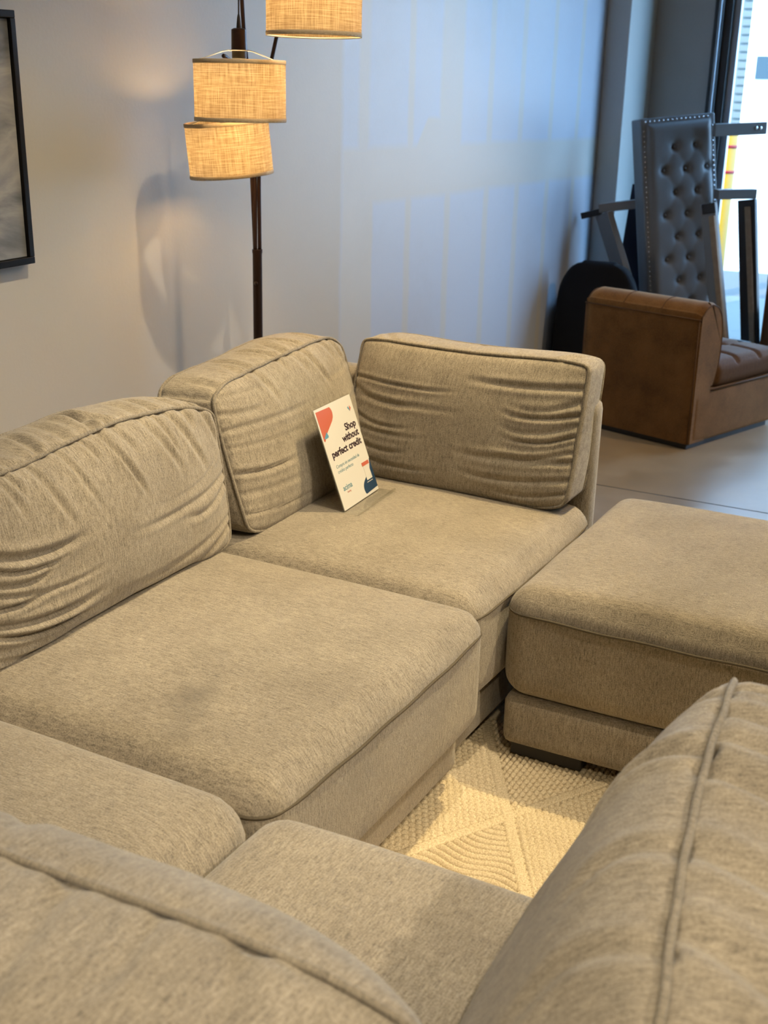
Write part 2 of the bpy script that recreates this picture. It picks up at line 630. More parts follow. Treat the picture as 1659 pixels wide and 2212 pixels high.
def polydist(U, pts):
    """distance from points U (n,2) to a polyline and arc position 0..1"""
    best = np.full(len(U), 1e9)
    arc = np.zeros(len(U))
    seg = [np.linalg.norm(pts[i + 1] - pts[i]) for i in range(len(pts) - 1)]
    tot = sum(seg)
    s0 = 0
    for i in range(len(pts) - 1):
        a, b = pts[i], pts[i + 1]
        d = b - a
        t = np.clip(((U - a) @ d) / (d @ d + 1e-12), 0, 1)
        q = a + t[:, None] * d
        dist = np.hypot(*(U - q).T)
        mask = dist < best
        best[mask] = dist[mask]
        arc[mask] = (s0 + t[mask] * seg[i]) / tot
        s0 += seg[i]
    return best, arc


def crease_field(U, creases):
    """sum of creases (ctrl points, depth, width, fade-start, fade-end)"""
    D = np.zeros(len(U))
    for cr in creases:
        ctrl, depth, wd = cr[:3]
        fs, fe = (cr[3], cr[4]) if len(cr) > 3 else (1, 1)
        pts = np.array(spline(ctrl, 6))
        lo, hi = pts.min(0) - 4 * wd, pts.max(0) + 4 * wd
        msk = ((U > lo) & (U < hi)).all(1)
        if not msk.any():
            continue
        d, a = polydist(U[msk], pts)
        win = np.ones_like(a)
        if fs:
            win *= np.clip(a / 0.3, 0, 1)
        if fe:
            win *= np.clip((1 - a) / 0.4, 0, 1)
        win = win * win * (3 - 2 * win)
        D[msk] += win * depth * (-np.exp(-(d / wd) ** 2) + 0.45 * np.exp(-((d - 2.1 * wd) / (1.1 * wd)) ** 2))
    return D


def cube_lattice(nx, ny, nz):
    """surface of a subdivided cube: params in [-1,1]^3 and quads"""
    idx = {}
    P = []

    def vid(i, j, k):
        key = (i, j, k)
        if key not in idx:
            idx[key] = len(P)
            P.append((2 * i / nx - 1, 2 * j / ny - 1, 2 * k / nz - 1))
        return idx[key]
    F = []
    for i in range(nx):
        for k in range(nz):
            F.append((vid(i, 0, k), vid(i + 1, 0, k), vid(i + 1, 0, k + 1), vid(i, 0, k + 1)))
            F.append((vid(i, ny, k), vid(i, ny, k + 1), vid(i + 1, ny, k + 1), vid(i + 1, ny, k)))
    for j in range(ny):
        for k in range(nz):
            F.append((vid(0, j, k), vid(0, j, k + 1), vid(0, j + 1, k + 1), vid(0, j + 1, k)))
            F.append((vid(nx, j, k), vid(nx, j + 1, k), vid(nx, j + 1, k + 1), vid(nx, j, k + 1)))
    for i in range(nx):
        for j in range(ny):
            F.append((vid(i, j, 0), vid(i, j + 1, 0), vid(i + 1, j + 1, 0), vid(i + 1, j, 0)))
            F.append((vid(i, j, nz), vid(i + 1, j, nz), vid(i + 1, j + 1, nz), vid(i, j + 1, nz)))
    return np.array(P), F


def rounded(P, half, r):
    half = np.array(half, float)
    Q = P * half
    inner = np.clip(Q, -(half - r), half - r)
    d = Q - inner
    L = np.linalg.norm(d, axis=1, keepdims=True)
    return np.where(L > 1e-9, inner + d / np.maximum(L, 1e-9) * r, Q)


def vnoise(P, seed, freq):
    rs = np.random.RandomState(seed)
    out = np.zeros(len(P))
    for i in range(7):
        k = rs.normal(size=3) * freq
        out += np.sin(P @ k + rs.uniform(0, 6.28))
    return out / 7


# ------------------------------------------------------------------ cushions and sofa modules


def cushion(name, label, w_, h_, t_, loc, rot, creases=(), top_creases=(), puff=0.05, seed=1, sag=None, mat=None, cat='cushion', group=None, lumps=0.006, step=0.0065, side=0.02, arch=0.0, droop=0.030, twist=0.0, deep=1.5, crown=0.020, top_flat=0.9, ve=2.4):
    lean = math.tan(-rot[0])
    """box cushion: local X width, -Y front face, Z height (bottom at z = 0), corded front and back seams"""
    half = (w_ / 2, t_ / 2, h_ / 2)
    n = [max(6, int(2 * a / step)) for a in half]
    P, F = cube_lattice(*n)

    def shape(P):
        Q = rounded(P, half, 0.022)
        u, n_, v = P[:, 0], P[:, 1], P[:, 2]
        fu = np.clip(1 - np.abs(u) ** 2.6, 0, 1)
        fv = np.clip(1 - np.abs(v) ** ve, 0, 1)
        bul = (fu * fv) ** 0.75
        Q[:, 1] += np.sign(n_) * puff * bul * np.abs(n_) ** 1.5 * np.where(n_ < 0, 1.0, 0.5)
        fn = np.clip(1 - n_ ** 2, 0, 1)
        # gussets swell a little, outline pulls in between the corners
        Q[:, 2] += np.where(v > 0, 1, -1) * np.abs(v) ** 3 * (crown * fu ** 0.8 * (0.4 + 0.6 * fn))
        Q[:, 0] += np.where(u > 0, 1, -1) * np.abs(u) ** 3 * (side * fv ** 0.8 * (0.4 + 0.6 * fn))
        # soft corners droop
        cu = np.clip((np.abs(u) - 0.72) / 0.28, 0, 1) ** 2
        Q[:, 2] -= droop * cu * np.clip(v, 0, 1) ** 2
        Q[:, 2] += 0.020 * cu * np.clip(-v, 0, 1) ** 2
        Q[:, 2] += arch * np.clip(-v, 0, 1) ** 2 * np.clip(1 - u ** 2, 0, 1)
        Q[:, 1] += twist * (0.5 + 0.5 * u) ** 1.8 * (0.5 + 0.5 * v)
        # the underside stays flat on the seat although the cushion leans
        Q[:, 2] += lean * Q[:, 1] * np.clip(0.5 - 0.5 * v, 0, 1) ** 2
        Q[:, 2] += top_flat * lean * Q[:, 1] * np.clip(0.5 + 0.5 * v, 0, 1) ** 2
        if sag is not None:
            Q[:, 2] += sag(u) * np.clip((v + 1) / 2, 0, 1) ** 1.5
        ln = vnoise(Q, seed, 9.0) * lumps + vnoise(Q, seed + 5, 24.0) * lumps * 0.5
        Q[:, 1] += ln * (0.3 + 0.7 * bul)
        Q[:, 2] += vnoise(Q, seed + 9, 11.0) * lumps * 0.7
        return Q
    Q = shape(P)
    U = np.stack([Q[:, 0], Q[:, 2]], 1)
    front = P[:, 1] < -0.999
    fd = np.zeros(len(P))
    fd[front] = crease_field(U[front], creases)
    Q[:, 1] -= fd * deep
    if top_creases:
        tp = P[:, 2] > 0.999
        T = np.stack([Q[:, 0], Q[:, 1]], 1)
        td = np.zeros(len(P))
        td[tp] = crease_field(T[tp], top_creases)
        Q[:, 2] += td * deep
    Q[:, 2] += half[2]
    me = mesh_from(name, Q, F)
    root = link(name, me, mat or FAB, None, loc, rot)
    tag(root, label, cat, group)
    for s in (-1, 1):
        L = []
        K = 70
        e = 0.985
        for a in range(K):
            L.append((-e + 2 * e * a / K, s, 1))
        for a in range(K // 2):
            L.append((1, s, e - 2 * e * a / (K // 2)))
        for a in range(K):
            L.append((e - 2 * e * a / K, s, -1))
        for a in range(K // 2):
            L.append((-1, s, -e + 2 * e * a / (K // 2)))
        A = shape(np.array(L, float))
        c0 = A.mean(0)
        A[:, 2] += half[2]
        # sit proud of the seam
        d = A - (c0 + np.array([0, 0, half[2]]))
        d[:, 1] = 0
        d /= np.linalg.norm(d, axis=1, keepdims=True)
        A += d * 0.0035
        A[:, 1] += s * 0.0045
        A += np.stack([vnoise(A, seed + 20, 22.0) * 0.0035] * 3, 1)
        for _ in range(2):
            A = 0.5 * A + 0.25 * (np.roll(A, 1, 0) + np.roll(A, -1, 0))
        MB().tube([Vector(p) for p in A], 0.0047, 8, closed=True).build('piping', PIPE, root, smooth=True)
    return root


def soft_block(name, lo, hi, r, mat, parent, top_puff=0.0, front_puff=0.0, step=0.02, seed=3, lumps=0.003, split=None, shape2=None, dents=None):
    lo, hi = np.array(lo, float), np.array(hi, float)
    half = (hi - lo) / 2
    n = [max(4, int(2 * a / step)) for a in half]
    P, F = cube_lattice(*n)
    Q = rounded(P, half, r)
    u, v, z = P.T
    fu = np.clip(1 - np.abs(u) ** 2.5, 0, 1)
    fv = np.clip(1 - np.abs(v) ** 2.5, 0, 1)
    fz = np.clip(1 - np.abs(z) ** 2.5, 0, 1)
    Q[:, 2] += np.clip(z, 0, 1) ** 2 * top_puff * (fu * fv) ** 0.6
    Q[:, 1] += np.sign(v) * np.abs(v) ** 3 * front_puff * (fu * fz) ** 0.6
    Q[:, 0] += np.sign(u) * np.abs(u) ** 3 * front_puff * 0.6 * (fv * fz) ** 0.6
    Q += np.stack([vnoise(Q + lo, seed + i, 8.0) for i in range(3)], 1) * lumps
    if dents:
        tp = z > 0.999
        Q[tp, 2] += crease_field(Q[tp][:, :2] + (lo + half)[:2], dents)
    Q += lo + half
    if shape2:
        Q = shape2(Q)
    me = mesh_from(name, Q, F)
    o = link(name, me, mat, parent)
    if split is not None:
        me.materials.append(split)
        for p in me.polygons:
            if abs(p.normal.x) > 0.75:
                p.material_index = 1
    return o


def seam_loop(lo, hi, r, z, bulge=0.004, rad=0.0036, sides='all', front_puff=0.0):
    """points round a block's waist at height z"""
    pts = []
    x0, y0, x1, y1 = lo[0], lo[1], hi[0], hi[1]
    for (cx, cy, a0) in ((x1 - r, y0 + r, -90), (x1 - r, y1 - r, 0), (x0 + r, y1 - r, 90), (x0 + r, y0 + r, 180)):
        for k in range(7):
            a = R(a0 + 15 * k)
            pts.append(Vector((cx + (r + bulge) * math.cos(a), cy + (r + bulge) * math.sin(a), z)))
    # densify the straights with a slight waver
    out = []
    L = len(pts)
    for i in range(L):
        a, b = pts[i], pts[(i + 1) % L]
        d = (b - a).length
        k = max(1, int(d / 0.03))
        for j in range(k):
            p = a.lerp(b, j / k)
            p.z += 0.0015 * math.sin(p.x * 31 + p.y * 27)
            t = j / k
            if d > 0.1:
                n2 = Vector(((b - a).y, -(b - a).x, 0)).normalized()
                p += n2 * front_puff * (1 - abs(2 * t - 1) ** 2.5) ** 0.6
            out.append(p)
    return out


def module(name, label, w_, d_, loc, rz=0, frames=('back',), seat_mat=None, split=None, seat_h=0.475, seed=3, seat_front=0.0, dents=None, feet_long=False, front_r=0.055):
    """one square sofa unit: upholstered seat block on a recessed plinth, low frame panels, feet"""
    t = thing(name, label, 'sofa section', loc, (0, 0, rz), 'sections of the taupe sectional sofa')
    ft = 0.115
    x0, x1, y0, y1 = -w_ / 2, w_ / 2, -d_ / 2, d_ / 2
    sx0 = x0 + (ft if 'left' in frames else 0)
    sx1 = x1 - (ft if 'right' in frames else 0)
    sy1 = y1 - (ft if 'back' in frames else 0)
    lo, hi = (sx0 + 0.002, y0 - seat_front, 0.185), (sx1 - 0.002, sy1, seat_h)
    soft_block('seat', lo, hi, front_r, seat_mat or FAB, t, top_puff=0.028, front_puff=0.010, seed=seed, split=split, dents=dents, step=0.0125 if dents else 0.02)
    MB().tube(seam_loop(lo, hi, front_r, seat_h - front_r + 0.004, 0.0014, 0.0034, front_puff=0.010), 0.0032, 6, closed=True).build('welt', WELT, t, smooth=True)
    soft_block('base', (x0 + 0.012, y0 + 0.035, 0.052), (x1 - 0.012, y1 - 0.01, 0.19), 0.022, FAB, t, front_puff=0.006, seed=seed + 3, split=split)
    if 'back' in frames:
        soft_block('back_panel', (x0, y1 - ft, 0.06), (x1, y1, 0.79), 0.04, FAB, t, seed=seed + 5)
    if 'left' in frames:
        soft_block('side_panel', (x0, y0 + 0.02, 0.06), (x0 + ft, y1 - ft - 0.002, 0.79), 0.04, FAB, t, seed=seed + 6, split=FAB_Y)
    if 'right' in frames:
        soft_block('side_panel', (x1 - ft, y0 + 0.02, 0.06), (x1, y1 - ft - 0.002, 0.79), 0.04, FAB, t, seed=seed + 7, split=FAB_Y)
    for fx in (-1, 1):
        for fy in (-1, 1):
            if feet_long:
                a = MB().box((fx * (w_ / 2 - 0.07) - 0.035, fy * (d_ / 2 - 0.125) - 0.095, 0.0158), (fx * (w_ / 2 - 0.07) + 0.035, fy * (d_ / 2 - 0.125) + 0.095, 0.058), 0.003)
            else:
                a = MB().box((fx * (w_ / 2 - 0.14) - 0.09, fy * (d_ / 2 - 0.11) - 0.035, 0.0158), (fx * (w_ / 2 - 0.14) + 0.09, fy * (d_ / 2 - 0.11) + 0.035, 0.058), 0.003)
            a.build('foot', BLACK_PLASTIC, t)
    return t


# ------------------------------------------------------------------ the room
FAR_X = 8.45
MB().box((-5, -8, -0.1), (8.62, WALL_Y + 0.2, 0.0)).build('floor', FLOORM)['kind'] = 'structure'
MB().box((-5, WALL_Y, 0), (FAR_X + 0.2, WALL_Y + 0.2, 4.6)).build('wall_left', WALLM)['kind'] = 'structure'
MB().box((7.885, 2.475, 0), (8.45, WALL_Y, 4.6), 0.006).build('trim_1', COLM)['kind'] = 'structure'
MB().box((FAR_X, 2.09, 0), (FAR_X + 0.2, WALL_Y, 4.6)).build('wall_far', WALLG)['kind'] = 'structure'
MB().box((FAR_X, -8, 3.2), (FAR_X + 0.2, 2.09, 4.6)).build('wall_header', WALLG)['kind'] = 'structure'
MB().box((FAR_X, -8, 0), (FAR_X + 0.2, -1.4, 3.2)).build('wall_end', WALLG)['kind'] = 'structure'
MB().box((-5, -8.2, 0), (FAR_X + 0.2, -8, 4.6)).build('wall_right', WALLG)['kind'] = 'structure'
MB().box((-5.2, -8.2, 0), (-5, WALL_Y + 0.2, 4.6)).build('wall_back', WALLG)['kind'] = 'structure'
MB().box((-5.2, -8.2, 4.6), (FAR_X + 0.2, WALL_Y + 0.2, 4.75)).build('ceiling', CEILM)['kind'] = 'structure'
# black cove base along the patched wall
MB().box((-5, WALL_Y - 0.012, 0), (7.885, WALL_Y, 0.10), 0.003).build('baseboard_left', FRAME_BLACK)['kind'] = 'structure'
MB().box((7.873, 2.463, 0), (8.45, 2.475, 0.10), 0.003).build('baseboard_column', FRAME_BLACK)['kind'] = 'structure'
# saw cut across the concrete
MB().box((4.996, -8, -0.002), (5.004, WALL_Y, 0.0006)).build('trim_2', simple('saw_cut', (0.05, 0.045, 0.04), 0.9))['kind'] = 'structure'

# storefront
wf = MB()
wf.box((FAR_X - 0.02, 2.035, 0), (FAR_X + 0.16, 2.09, 3.2), 0.004)
wf.box((FAR_X + 0.02, 1.985, 0), (FAR_X + 0.13, 2.035, 3.2), 0.003)
for yy in (0.35, -1.37):
    wf.box((FAR_X, yy - 0.03, 0), (FAR_X + 0.14, yy + 0.03, 3.2), 0.003)
wf.box((FAR_X, -1.4, 3.12), (FAR_X + 0.14, 2.03, 3.2), 0.003)
wf.box((FAR_X, -1.4, 0.0), (FAR_X + 0.14, 0.35, 0.08), 0.003)
wfo = structure(wf.build('window_1', BRONZE_ALU))
MB().box((FAR_X + 0.06, 1.94, 0), (FAR_X + 0.11, 1.985, 3.12), 0.003).build('window_stile', ALU, wfo)
MB().tube([(FAR_X - 0.022, 2.055, 0.0), (FAR_X - 0.022, 2.055, 3.1)], 0.010, 8).build('window_seal', ALU, wfo)
MB().box((FAR_X + 0.075, -1.34, 0.08), (FAR_X + 0.083, 0.32, 3.12)).build('window_glass', GLASS, wfo)
MB().box((FAR_X + 0.075, 0.38, 0.02), (FAR_X + 0.083, 1.94, 3.12)).build('window_glass', GLASS, wfo)

# ------------------------------------------------------------------ outside
MB().box((8.65, -12, -0.12), (11.2, 12, 0.0)).build('sidewalk', simple('shaded_sidewalk', (0.075, 0.078, 0.07), 0.8, vary=0.06, bscale=3))['kind'] = 'structure'  # kept dark: the shade on the paving is put into its colour
MB().box((11.2, -12, -0.12), (13.0, 12, 0.0)).build('driveway', simple('shaded_driveway', (0.055, 0.05, 0.045), 0.9, vary=0.1, bscale=2))['kind'] = 'structure'  # darker still, building shade painted as ground colour
MB().box((13.0, -40, -0.2), (60, 40, 0.0)).build('parking_lot', simple('sunlit_asphalt', (0.42, 0.41, 0.40), 0.9, vary=0.1, bscale=2))['kind'] = 'structure'  # light colour starts where the building's shadow ends, painting in the sunlit ground

bld = thing('building', 'bright white building across the lot seen through the doorway', 'building', (19.0, 0, 0))
MB().box((0, -20, 0), (6, 4.17, 9), 0.01).build('wall', simple('white_siding', (0.86, 0.87, 0.88), 0.7), bld)
MB().box((-0.03, 2.60, 2.02), (0.02, 4.03, 2.34), 0.004).build('window', simple('blue_tinted_window', (0.02, 0.035, 0.04), 0.3), bld)
sid = MB()
sid.box((0.3, 4.17, 0), (5, 4.45, 9))
for i in range(48):
    z0 = 1.36 + i * 0.117
    sid.box((0.27, 4.17, z0), (0.31, 4.36, z0 + 0.083), 0.004)
sid.build('ribbed_siding', simple('pale_ribbed_metal', (0.10, 0.105, 0.09), 0.5), bld)

bol = thing('bollard', 'yellow safety bollard with red stripes standing outside the doorway', 'bollard', (11.0, 2.518, 0.0))
MB().lathe([(0.0, 1.49), (0.05, 1.475), (0.09, 1.44), (0.104, 1.40), (0.104, 0), (0.0, 0)], 32).build('post', YELLOW, bol, auto=True)
for zz in (1.295, 1.085):
    MB().lathe([(0.1052, zz - 0.013), (0.1062, zz - 0.012), (0.1062, zz + 0.012), (0.1052, zz + 0.013)], 32).build('red_stripe', RED, bol, smooth=True)

# ------------------------------------------------------------------ rug


def rug():
    xs = np.concatenate([np.linspace(-0.3, 1.6, 20)[:-1], np.linspace(1.6, 2.75, 330)[:-1], np.linspace(2.75, 3.2, 8)])
    ys = np.concatenate([np.linspace(-0.6, 0.3, 12)[:-1], np.linspace(0.3, 1.15, 250)[:-1], np.linspace(1.15, 1.9, 10)])
    X, Y = np.meshgrid(xs, ys, indexing='ij')
    dx, dy = X - 2.326, Y - 0.868
    # diamond lattice of braided seams
    per_x, per_y = 0.92, 0.53
    tx = (dx + per_x / 2) % per_x - per_x / 2
    ty = (dy + per_y / 2) % per_y - per_y / 2
    sl = 0.577
    d1 = np.abs(ty - sl * tx) / math.hypot(1, sl)
    d2 = np.abs(ty + sl * tx) / math.hypot(1, sl)
    seam = np.minimum(d1, d2)
    s_along = tx * math.cos(0.52) + np.sign(tx * ty) * ty * math.sin(0.52)
    braid = 0.5 + 0.5 * np.sin(s_along * 2 * PI / 0.012 + (seam / 0.012) * 3)
    inx = np.abs(ty) < sl * np.abs(tx)
    # wavy ribs
    rx = tx + 0.010 * np.sin(ty * 2 * PI / 0.17 + 1.0)
    ribs = (0.5 + 0.5 * np.cos(rx * 2 * PI / 0.0215)) ** 0.5 * (0.85 + 0.15 * np.sin(ty * 2 * PI / 0.008))
    # honeycomb cells
    row = np.floor(ty / 0.0135)
    hx = ((tx + (row % 2) * 0.012) % 0.024) / 0.024 - 0.5
    hy = (ty / 0.0135) - row - 0.5
    hexa = np.clip(1 - (np.abs(hx) * 2.0) ** 3, 0, 1) * np.clip(1 - (np.abs(hy) * 2.0) ** 3, 0, 1)
    # dashed rows
    row2 = np.floor(tx / 0.017)
    gx = tx / 0.017 - row2 - 0.5
    gy = ((ty + (row2 % 2) * 0.009) % 0.018) / 0.018 - 0.5
    dash = np.clip(1.15 - (np.abs(gx) * 2.0) ** 2 * 1.15, 0, 1) ** 0.7 * (0.35 + 0.65 * np.clip(1 - (np.abs(gy) * 2) ** 4, 0, 1))
    H = np.where(inx & (tx < 0), ribs, np.where(inx, hexa, dash))
    H = np.where(seam < 0.013, 0.55 + 0.3 * braid, H)
    H = np.where((seam >= 0.013) & (seam < 0.016), 0.12, H)
    rs = np.random.RandomState(4)
    Hn = np.clip(H + rs.normal(0, 0.03, H.shape), 0, 1)
    Z = 0.005 + 0.0105 * Hn
    nx, ny = X.shape
    V = np.stack([X.ravel(), Y.ravel(), Z.ravel()], 1)
    F = []
    for i in range(nx - 1):
        b0 = i * ny
        for j in range(ny - 1):
            a = b0 + j
            F.append((a, a + ny, a + ny + 1, a + 1))
    nv = len(V)
    # skirt down to the floor
    edge = [i * ny for i in range(nx)] + [(nx - 1) * ny + j for j in range(1, ny)] + [i * ny + ny - 1 for i in range(nx - 2, -1, -1)] + [j for j in range(ny - 2, 0, -1)]
    low = V[edge].copy()
    low[:, 2] = 0
    V = np.vstack([V, low])
    L = len(edge)
    for i in range(L):
        j = (i + 1) % L
        F.append((edge[i], edge[j], nv + j, nv + i))
    me = mesh_from('area_rug', V, F)
    at = me.attributes.new('pile', 'FLOAT', 'POINT')
    at.data.foreach_set('value', np.concatenate([Hn.ravel(), np.full(L, 0.4)]).astype(np.float32))
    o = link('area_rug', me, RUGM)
    tag(o, 'cream woven rug with diamond seams on the floor inside the sofa', 'rug')


rug()

# ------------------------------------------------------------------ sofa sections
S_M1 = module('sofa_section', 'middle sofa section with stained seat, between the two cornered seats by the wall', 0.94, 1.10, (1.94, 1.55, 0), 0, ('back',), seat_mat=FAB_STAIN, seat_front=0.022, seed=11, seat_h=0.487)
S_M2 = module('sofa_section', 'corner sofa section whose seat holds the upright paper sign', 1.00, 1.07, (2.925, 1.565, 0), 0, ('back', 'right'), seed=23)
S_M0 = module('sofa_section', 'corner sofa section at the left edge, bare greyish seat in front of the stained one', 0.98, 1.07, (0.978, 1.52, 0), 0, ('back', 'left'), seed=31, seat_h=0.500, front_r=0.075)
S_C = module('sofa_section', 'corner sofa section nearest the viewer, seat wrapped by two blurred back cushions', 1.09, 0.985, (0.975, 0.425, 0), R(90), ('back', 'left'), seed=41, seat_h=0.500, front_r=0.075)
S_O = module('ottoman', 'armless taupe ottoman section at the right end, open floor behind it', 0.91, 0.95, (3.015, 0.528, 0), 0, (), seat_mat=FAB, split=FAB_Y, seed=51, feet_long=True, front_r=0.06)
S_O['category'] = 'ottoman'

# loose back cushions; creases are given in the front face's own metres (x across, z from the middle)


def folds(rr, x0, x1, z0, z1, n, depth=0.0055, drop=0.03):
    """curved folds pulled from the seam at x0 towards x1"""
    out = []
    for i in range(n):
        z = z0 + (z1 - z0) * (i + rr.uniform(-.35, .35)) / max(1, n - 1)
        e = x0 + (x1 - x0) * rr.uniform(0.45, 1.0)
        d = drop * rr.uniform(0.5, 1.5)
        dp = depth * rr.uniform(0.4, 1.3)
        out.append(([(x0, z), (x0 + (e - x0) * .35, z - d), (x0 + (e - x0) * .7, z - d * 1.25), (e, z - d * rr.uniform(.6, 1.1))], dp, rr.uniform(.0042, .0085), 0, 1))
    return out


def pleats(rr, x0, x1, n, ztop, zlen, depth, slant):
    out = []
    for i in range(n):
        x = x0 + (x1 - x0) * (i + rr.uniform(-.4, .4)) / max(1, n - 1)
        l = zlen * rr.uniform(0.4, 1.4)
        sl = slant * rr.uniform(0.6, 1.4)
        out.append(([(x, ztop), (x + sl * l * .5, ztop - l * .5), (x + sl * l, ztop - l)], depth * rr.uniform(.35, 1.3), rr.uniform(.006, .012), 0, 1))
    return out


def top_folds(rr, x0, x1, n, depth):
    out = []
    for i in range(n):
        x = x0 + (x1 - x0) * (i + rr.uniform(-.4, .4)) / max(1, n - 1)
        k = rr.uniform(-.05, .05)
        out.append(([(x, -0.09), (x + k, 0), (x + k * 1.5, 0.03 + rr.uniform(0, .06))], depth * rr.uniform(.4, 1.3), rr.uniform(.008, .014), 0, 1))
    return out


rr = random.Random(5)
c1 = folds(rr, -0.45, -0.05, 0.07, -0.17, 9, 0.0065, 0.035) + folds(rr, 0.44, -0.1, 0.06, -0.15, 5, 0.003, 0.04)
c1 += pleats(rr, -0.40, 0.38, 13, 0.20, 0.13, 0.0045, 0.4)
cushion('back_cushion', 'back cushion on the stained middle section, its left end cut by the photo edge', 0.90, 0.40, 0.17, (1.96, 1.775, 0.488), (R(-8), 0, R(1.5)), c1, top_folds(rr, -.4, .38, 11, .006), puff=0.066, seed=3, arch=0.028, step=0.0052, droop=0.022,
        group='loose back cushions of the sectional', sag=lambda u: 0.012 * np.sin(u * 3 + 1))

c2 = folds(rr, -0.40, 0.1, 0.15, -0.15, 7, 0.0045, 0.02) + folds(rr, 0.38, 0.0, 0.1, -0.15, 4, 0.003, 0.02)
c2 += pleats(rr, -0.15, 0.3, 6, 0.20, 0.14, 0.005, 0.5)
cushion('back_cushion', 'back cushion behind the upright sign, leaning along the wall side', 0.75, 0.42, 0.17, (2.865, 1.808, 0.492), (R(-17), 0, R(3)), c2, top_folds(rr, -.35, .35, 8, .006), puff=0.055, seed=8,
        group='loose back cushions of the sectional', sag=lambda u: 0.012 * np.sin(u * 2.2))

c3 = folds(rr, 0.37, -0.1, 0.13, -0.18, 9, 0.0045, 0.03) + folds(rr, -0.37, 0.12, 0.08, -0.18, 8, 0.0035, 0.025)
cushion('back_cushion', 'back cushion on the far end of the corner seat, facing the viewer beside the ottoman', 0.745, 0.425, 0.15, (3.225, 1.435, 0.490), (R(-18), 0, R(-90)), c3, top_folds(rr, -.3, .33, 5, .004), puff=0.05, seed=14, droop=0.008, side=0.006, crown=0.008, step=0.0052,
        group='loose back cushions of the sectional', sag=lambda u: -0.006 * np.cos(u * 3.2))

# cushion of the left corner, only a corner of it shows
cushion('back_cushion', 'back cushion of the left corner seat, only a sliver at the left edge', 0.86, 0.40, 0.17, (1.035, 1.775, 0.478), (R(-8), 0, 0), [], [], puff=0.05, seed=19, step=0.015,
        group='loose back cushions of the sectional')

c5 = [([(0.1, 0.20), (0.16, 0.1), (0.2, 0.0)], 0.006, 0.014, 0, 1), ([(-0.22, 0.2), (-0.2, 0.1)], 0.006, 0.014, 0, 1)]
t5 = [([(0.02, -0.125), (0.0, -0.06), (-0.06, 0.09)], 0.009, 0.018, 0, 1), ([(-0.2, -0.125), (-0.26, 0.05)], 0.008, 0.016, 0, 1), ([(-0.10, -0.125), (-0.13, 0.0)], 0.006, 0.012, 0, 1), ([(0.26, -0.125), (0.22, 0.0), (0.16, 0.10)], 0.012, 0.02, 0, 1), ([(0.14, -0.125), (0.11, -0.03)], 0.006, 0.012, 0, 1)]
cushion('back_cushion', 'blurred cushion across the bottom left corner, seen from behind with a wavy seam', 0.74, 0.40, 0.26, (0.820, 0.735, 0.480), (R(-27), 0, R(90)), c5, t5, puff=0.085, ve=5.0, seed=27, deep=1.0, lumps=0.008,
        group='loose back cushions of the sectional', sag=lambda u: -0.010 * np.sin(u * 4.2 + 0.4))

c6 = [([(-0.10, 0.25), (-0.14, 0.17), (-0.13, 0.09), (-0.07, 0.02)], 0.015, 0.015, 0, 1), ([(0.10, 0.25), (0.07, 0.16), (0.11, 0.06)], 0.007, 0.012, 0, 1), ([(-0.27, 0.25), (-0.30, 0.17), (-0.29, 0.1)], 0.006, 0.012, 0, 1), ([(0.24, 0.24), (0.22, 0.12), (0.26, 0.0)], 0.006, 0.012, 0, 1)]
t6 = [([(-0.10, -0.085), (-0.06, 0.0), (-0.01, 0.085)], 0.015, 0.016, 0, 0), ([(-0.24, -0.085), (-0.21, 0.0), (-0.17, 0.085)], 0.009, 0.013, 0, 0), ([(-0.17, -0.085), (-0.14, 0.0), (-0.12, 0.06)], 0.006, 0.010, 0, 1), ([(0.05, -0.085), (0.09, 0.0), (0.13, 0.085)], 0.010, 0.014, 0, 0), ([(0.18, -0.085), (0.21, 0.0), (0.26, 0.085)], 0.009, 0.014, 0, 0), ([(-0.32, -0.085), (-0.30, 0.085)], 0.008, 0.012, 0, 0)]
cushion('back_cushion', 'large blurred back cushion filling the bottom right corner', 0.80, 0.44, 0.17, (1.15, 0.335, 0.480), (R(-23), 0, R(180)), c6, t6, puff=0.066, ve=4.0, seed=33, deep=1.0, twist=0.10, lumps=0.008,
        group='loose back cushions of the sectional')

# ------------------------------------------------------------------ sign in a slanted acrylic stand


def text_mesh(body, size, bold=0.0, align='RIGHT', narrow=1.0):
    cu = bpy.data.curves.new('lettering', 'FONT')
    cu.body = body
    cu.size = size
    cu.align_x = align
    cu.offset = bold
    cu.extrude = 0.00008
    cu.resolution_u = 4
    cu.space_character = 0.98
    ob = bpy.data.objects.new('lettering_source', cu)
    C.objects.link(ob)
    bpy.context.view_layer.update()
    me = bpy.data.meshes.new_from_object(ob.evaluated_get(bpy.context.evaluated_depsgraph_get()))
    bpy.data.objects.remove(ob)
    for v in me.vertices:
        v.co = Vector((v.co.x * narrow, -v.co.z, v.co.y))
    return me


SW, SH = 0.233, 0.300
sg = thing('sign_stand', 'white credit offer sign in a slanted clear acrylic stand on the corner seat', 'sign', (2.905, 1.590, 0.5015), (R(-20.2), 0, R(4.5)))


def sp(s, t, d=0.0):
    return ((s - 0.5) * SW, -d, (1 - t) * SH)


MB().box((-SW / 2 - 0.002, 0.0012, 0.004), (SW / 2 + 0.002, 0.0036, SH + 0.003), 0.0006).build('back_sheet', ACRYLIC, sg)
MB().box((-SW / 2, -0.0010, 0.006), (SW / 2, 0.0010, SH)).build('paper_insert', PAPER, sg)
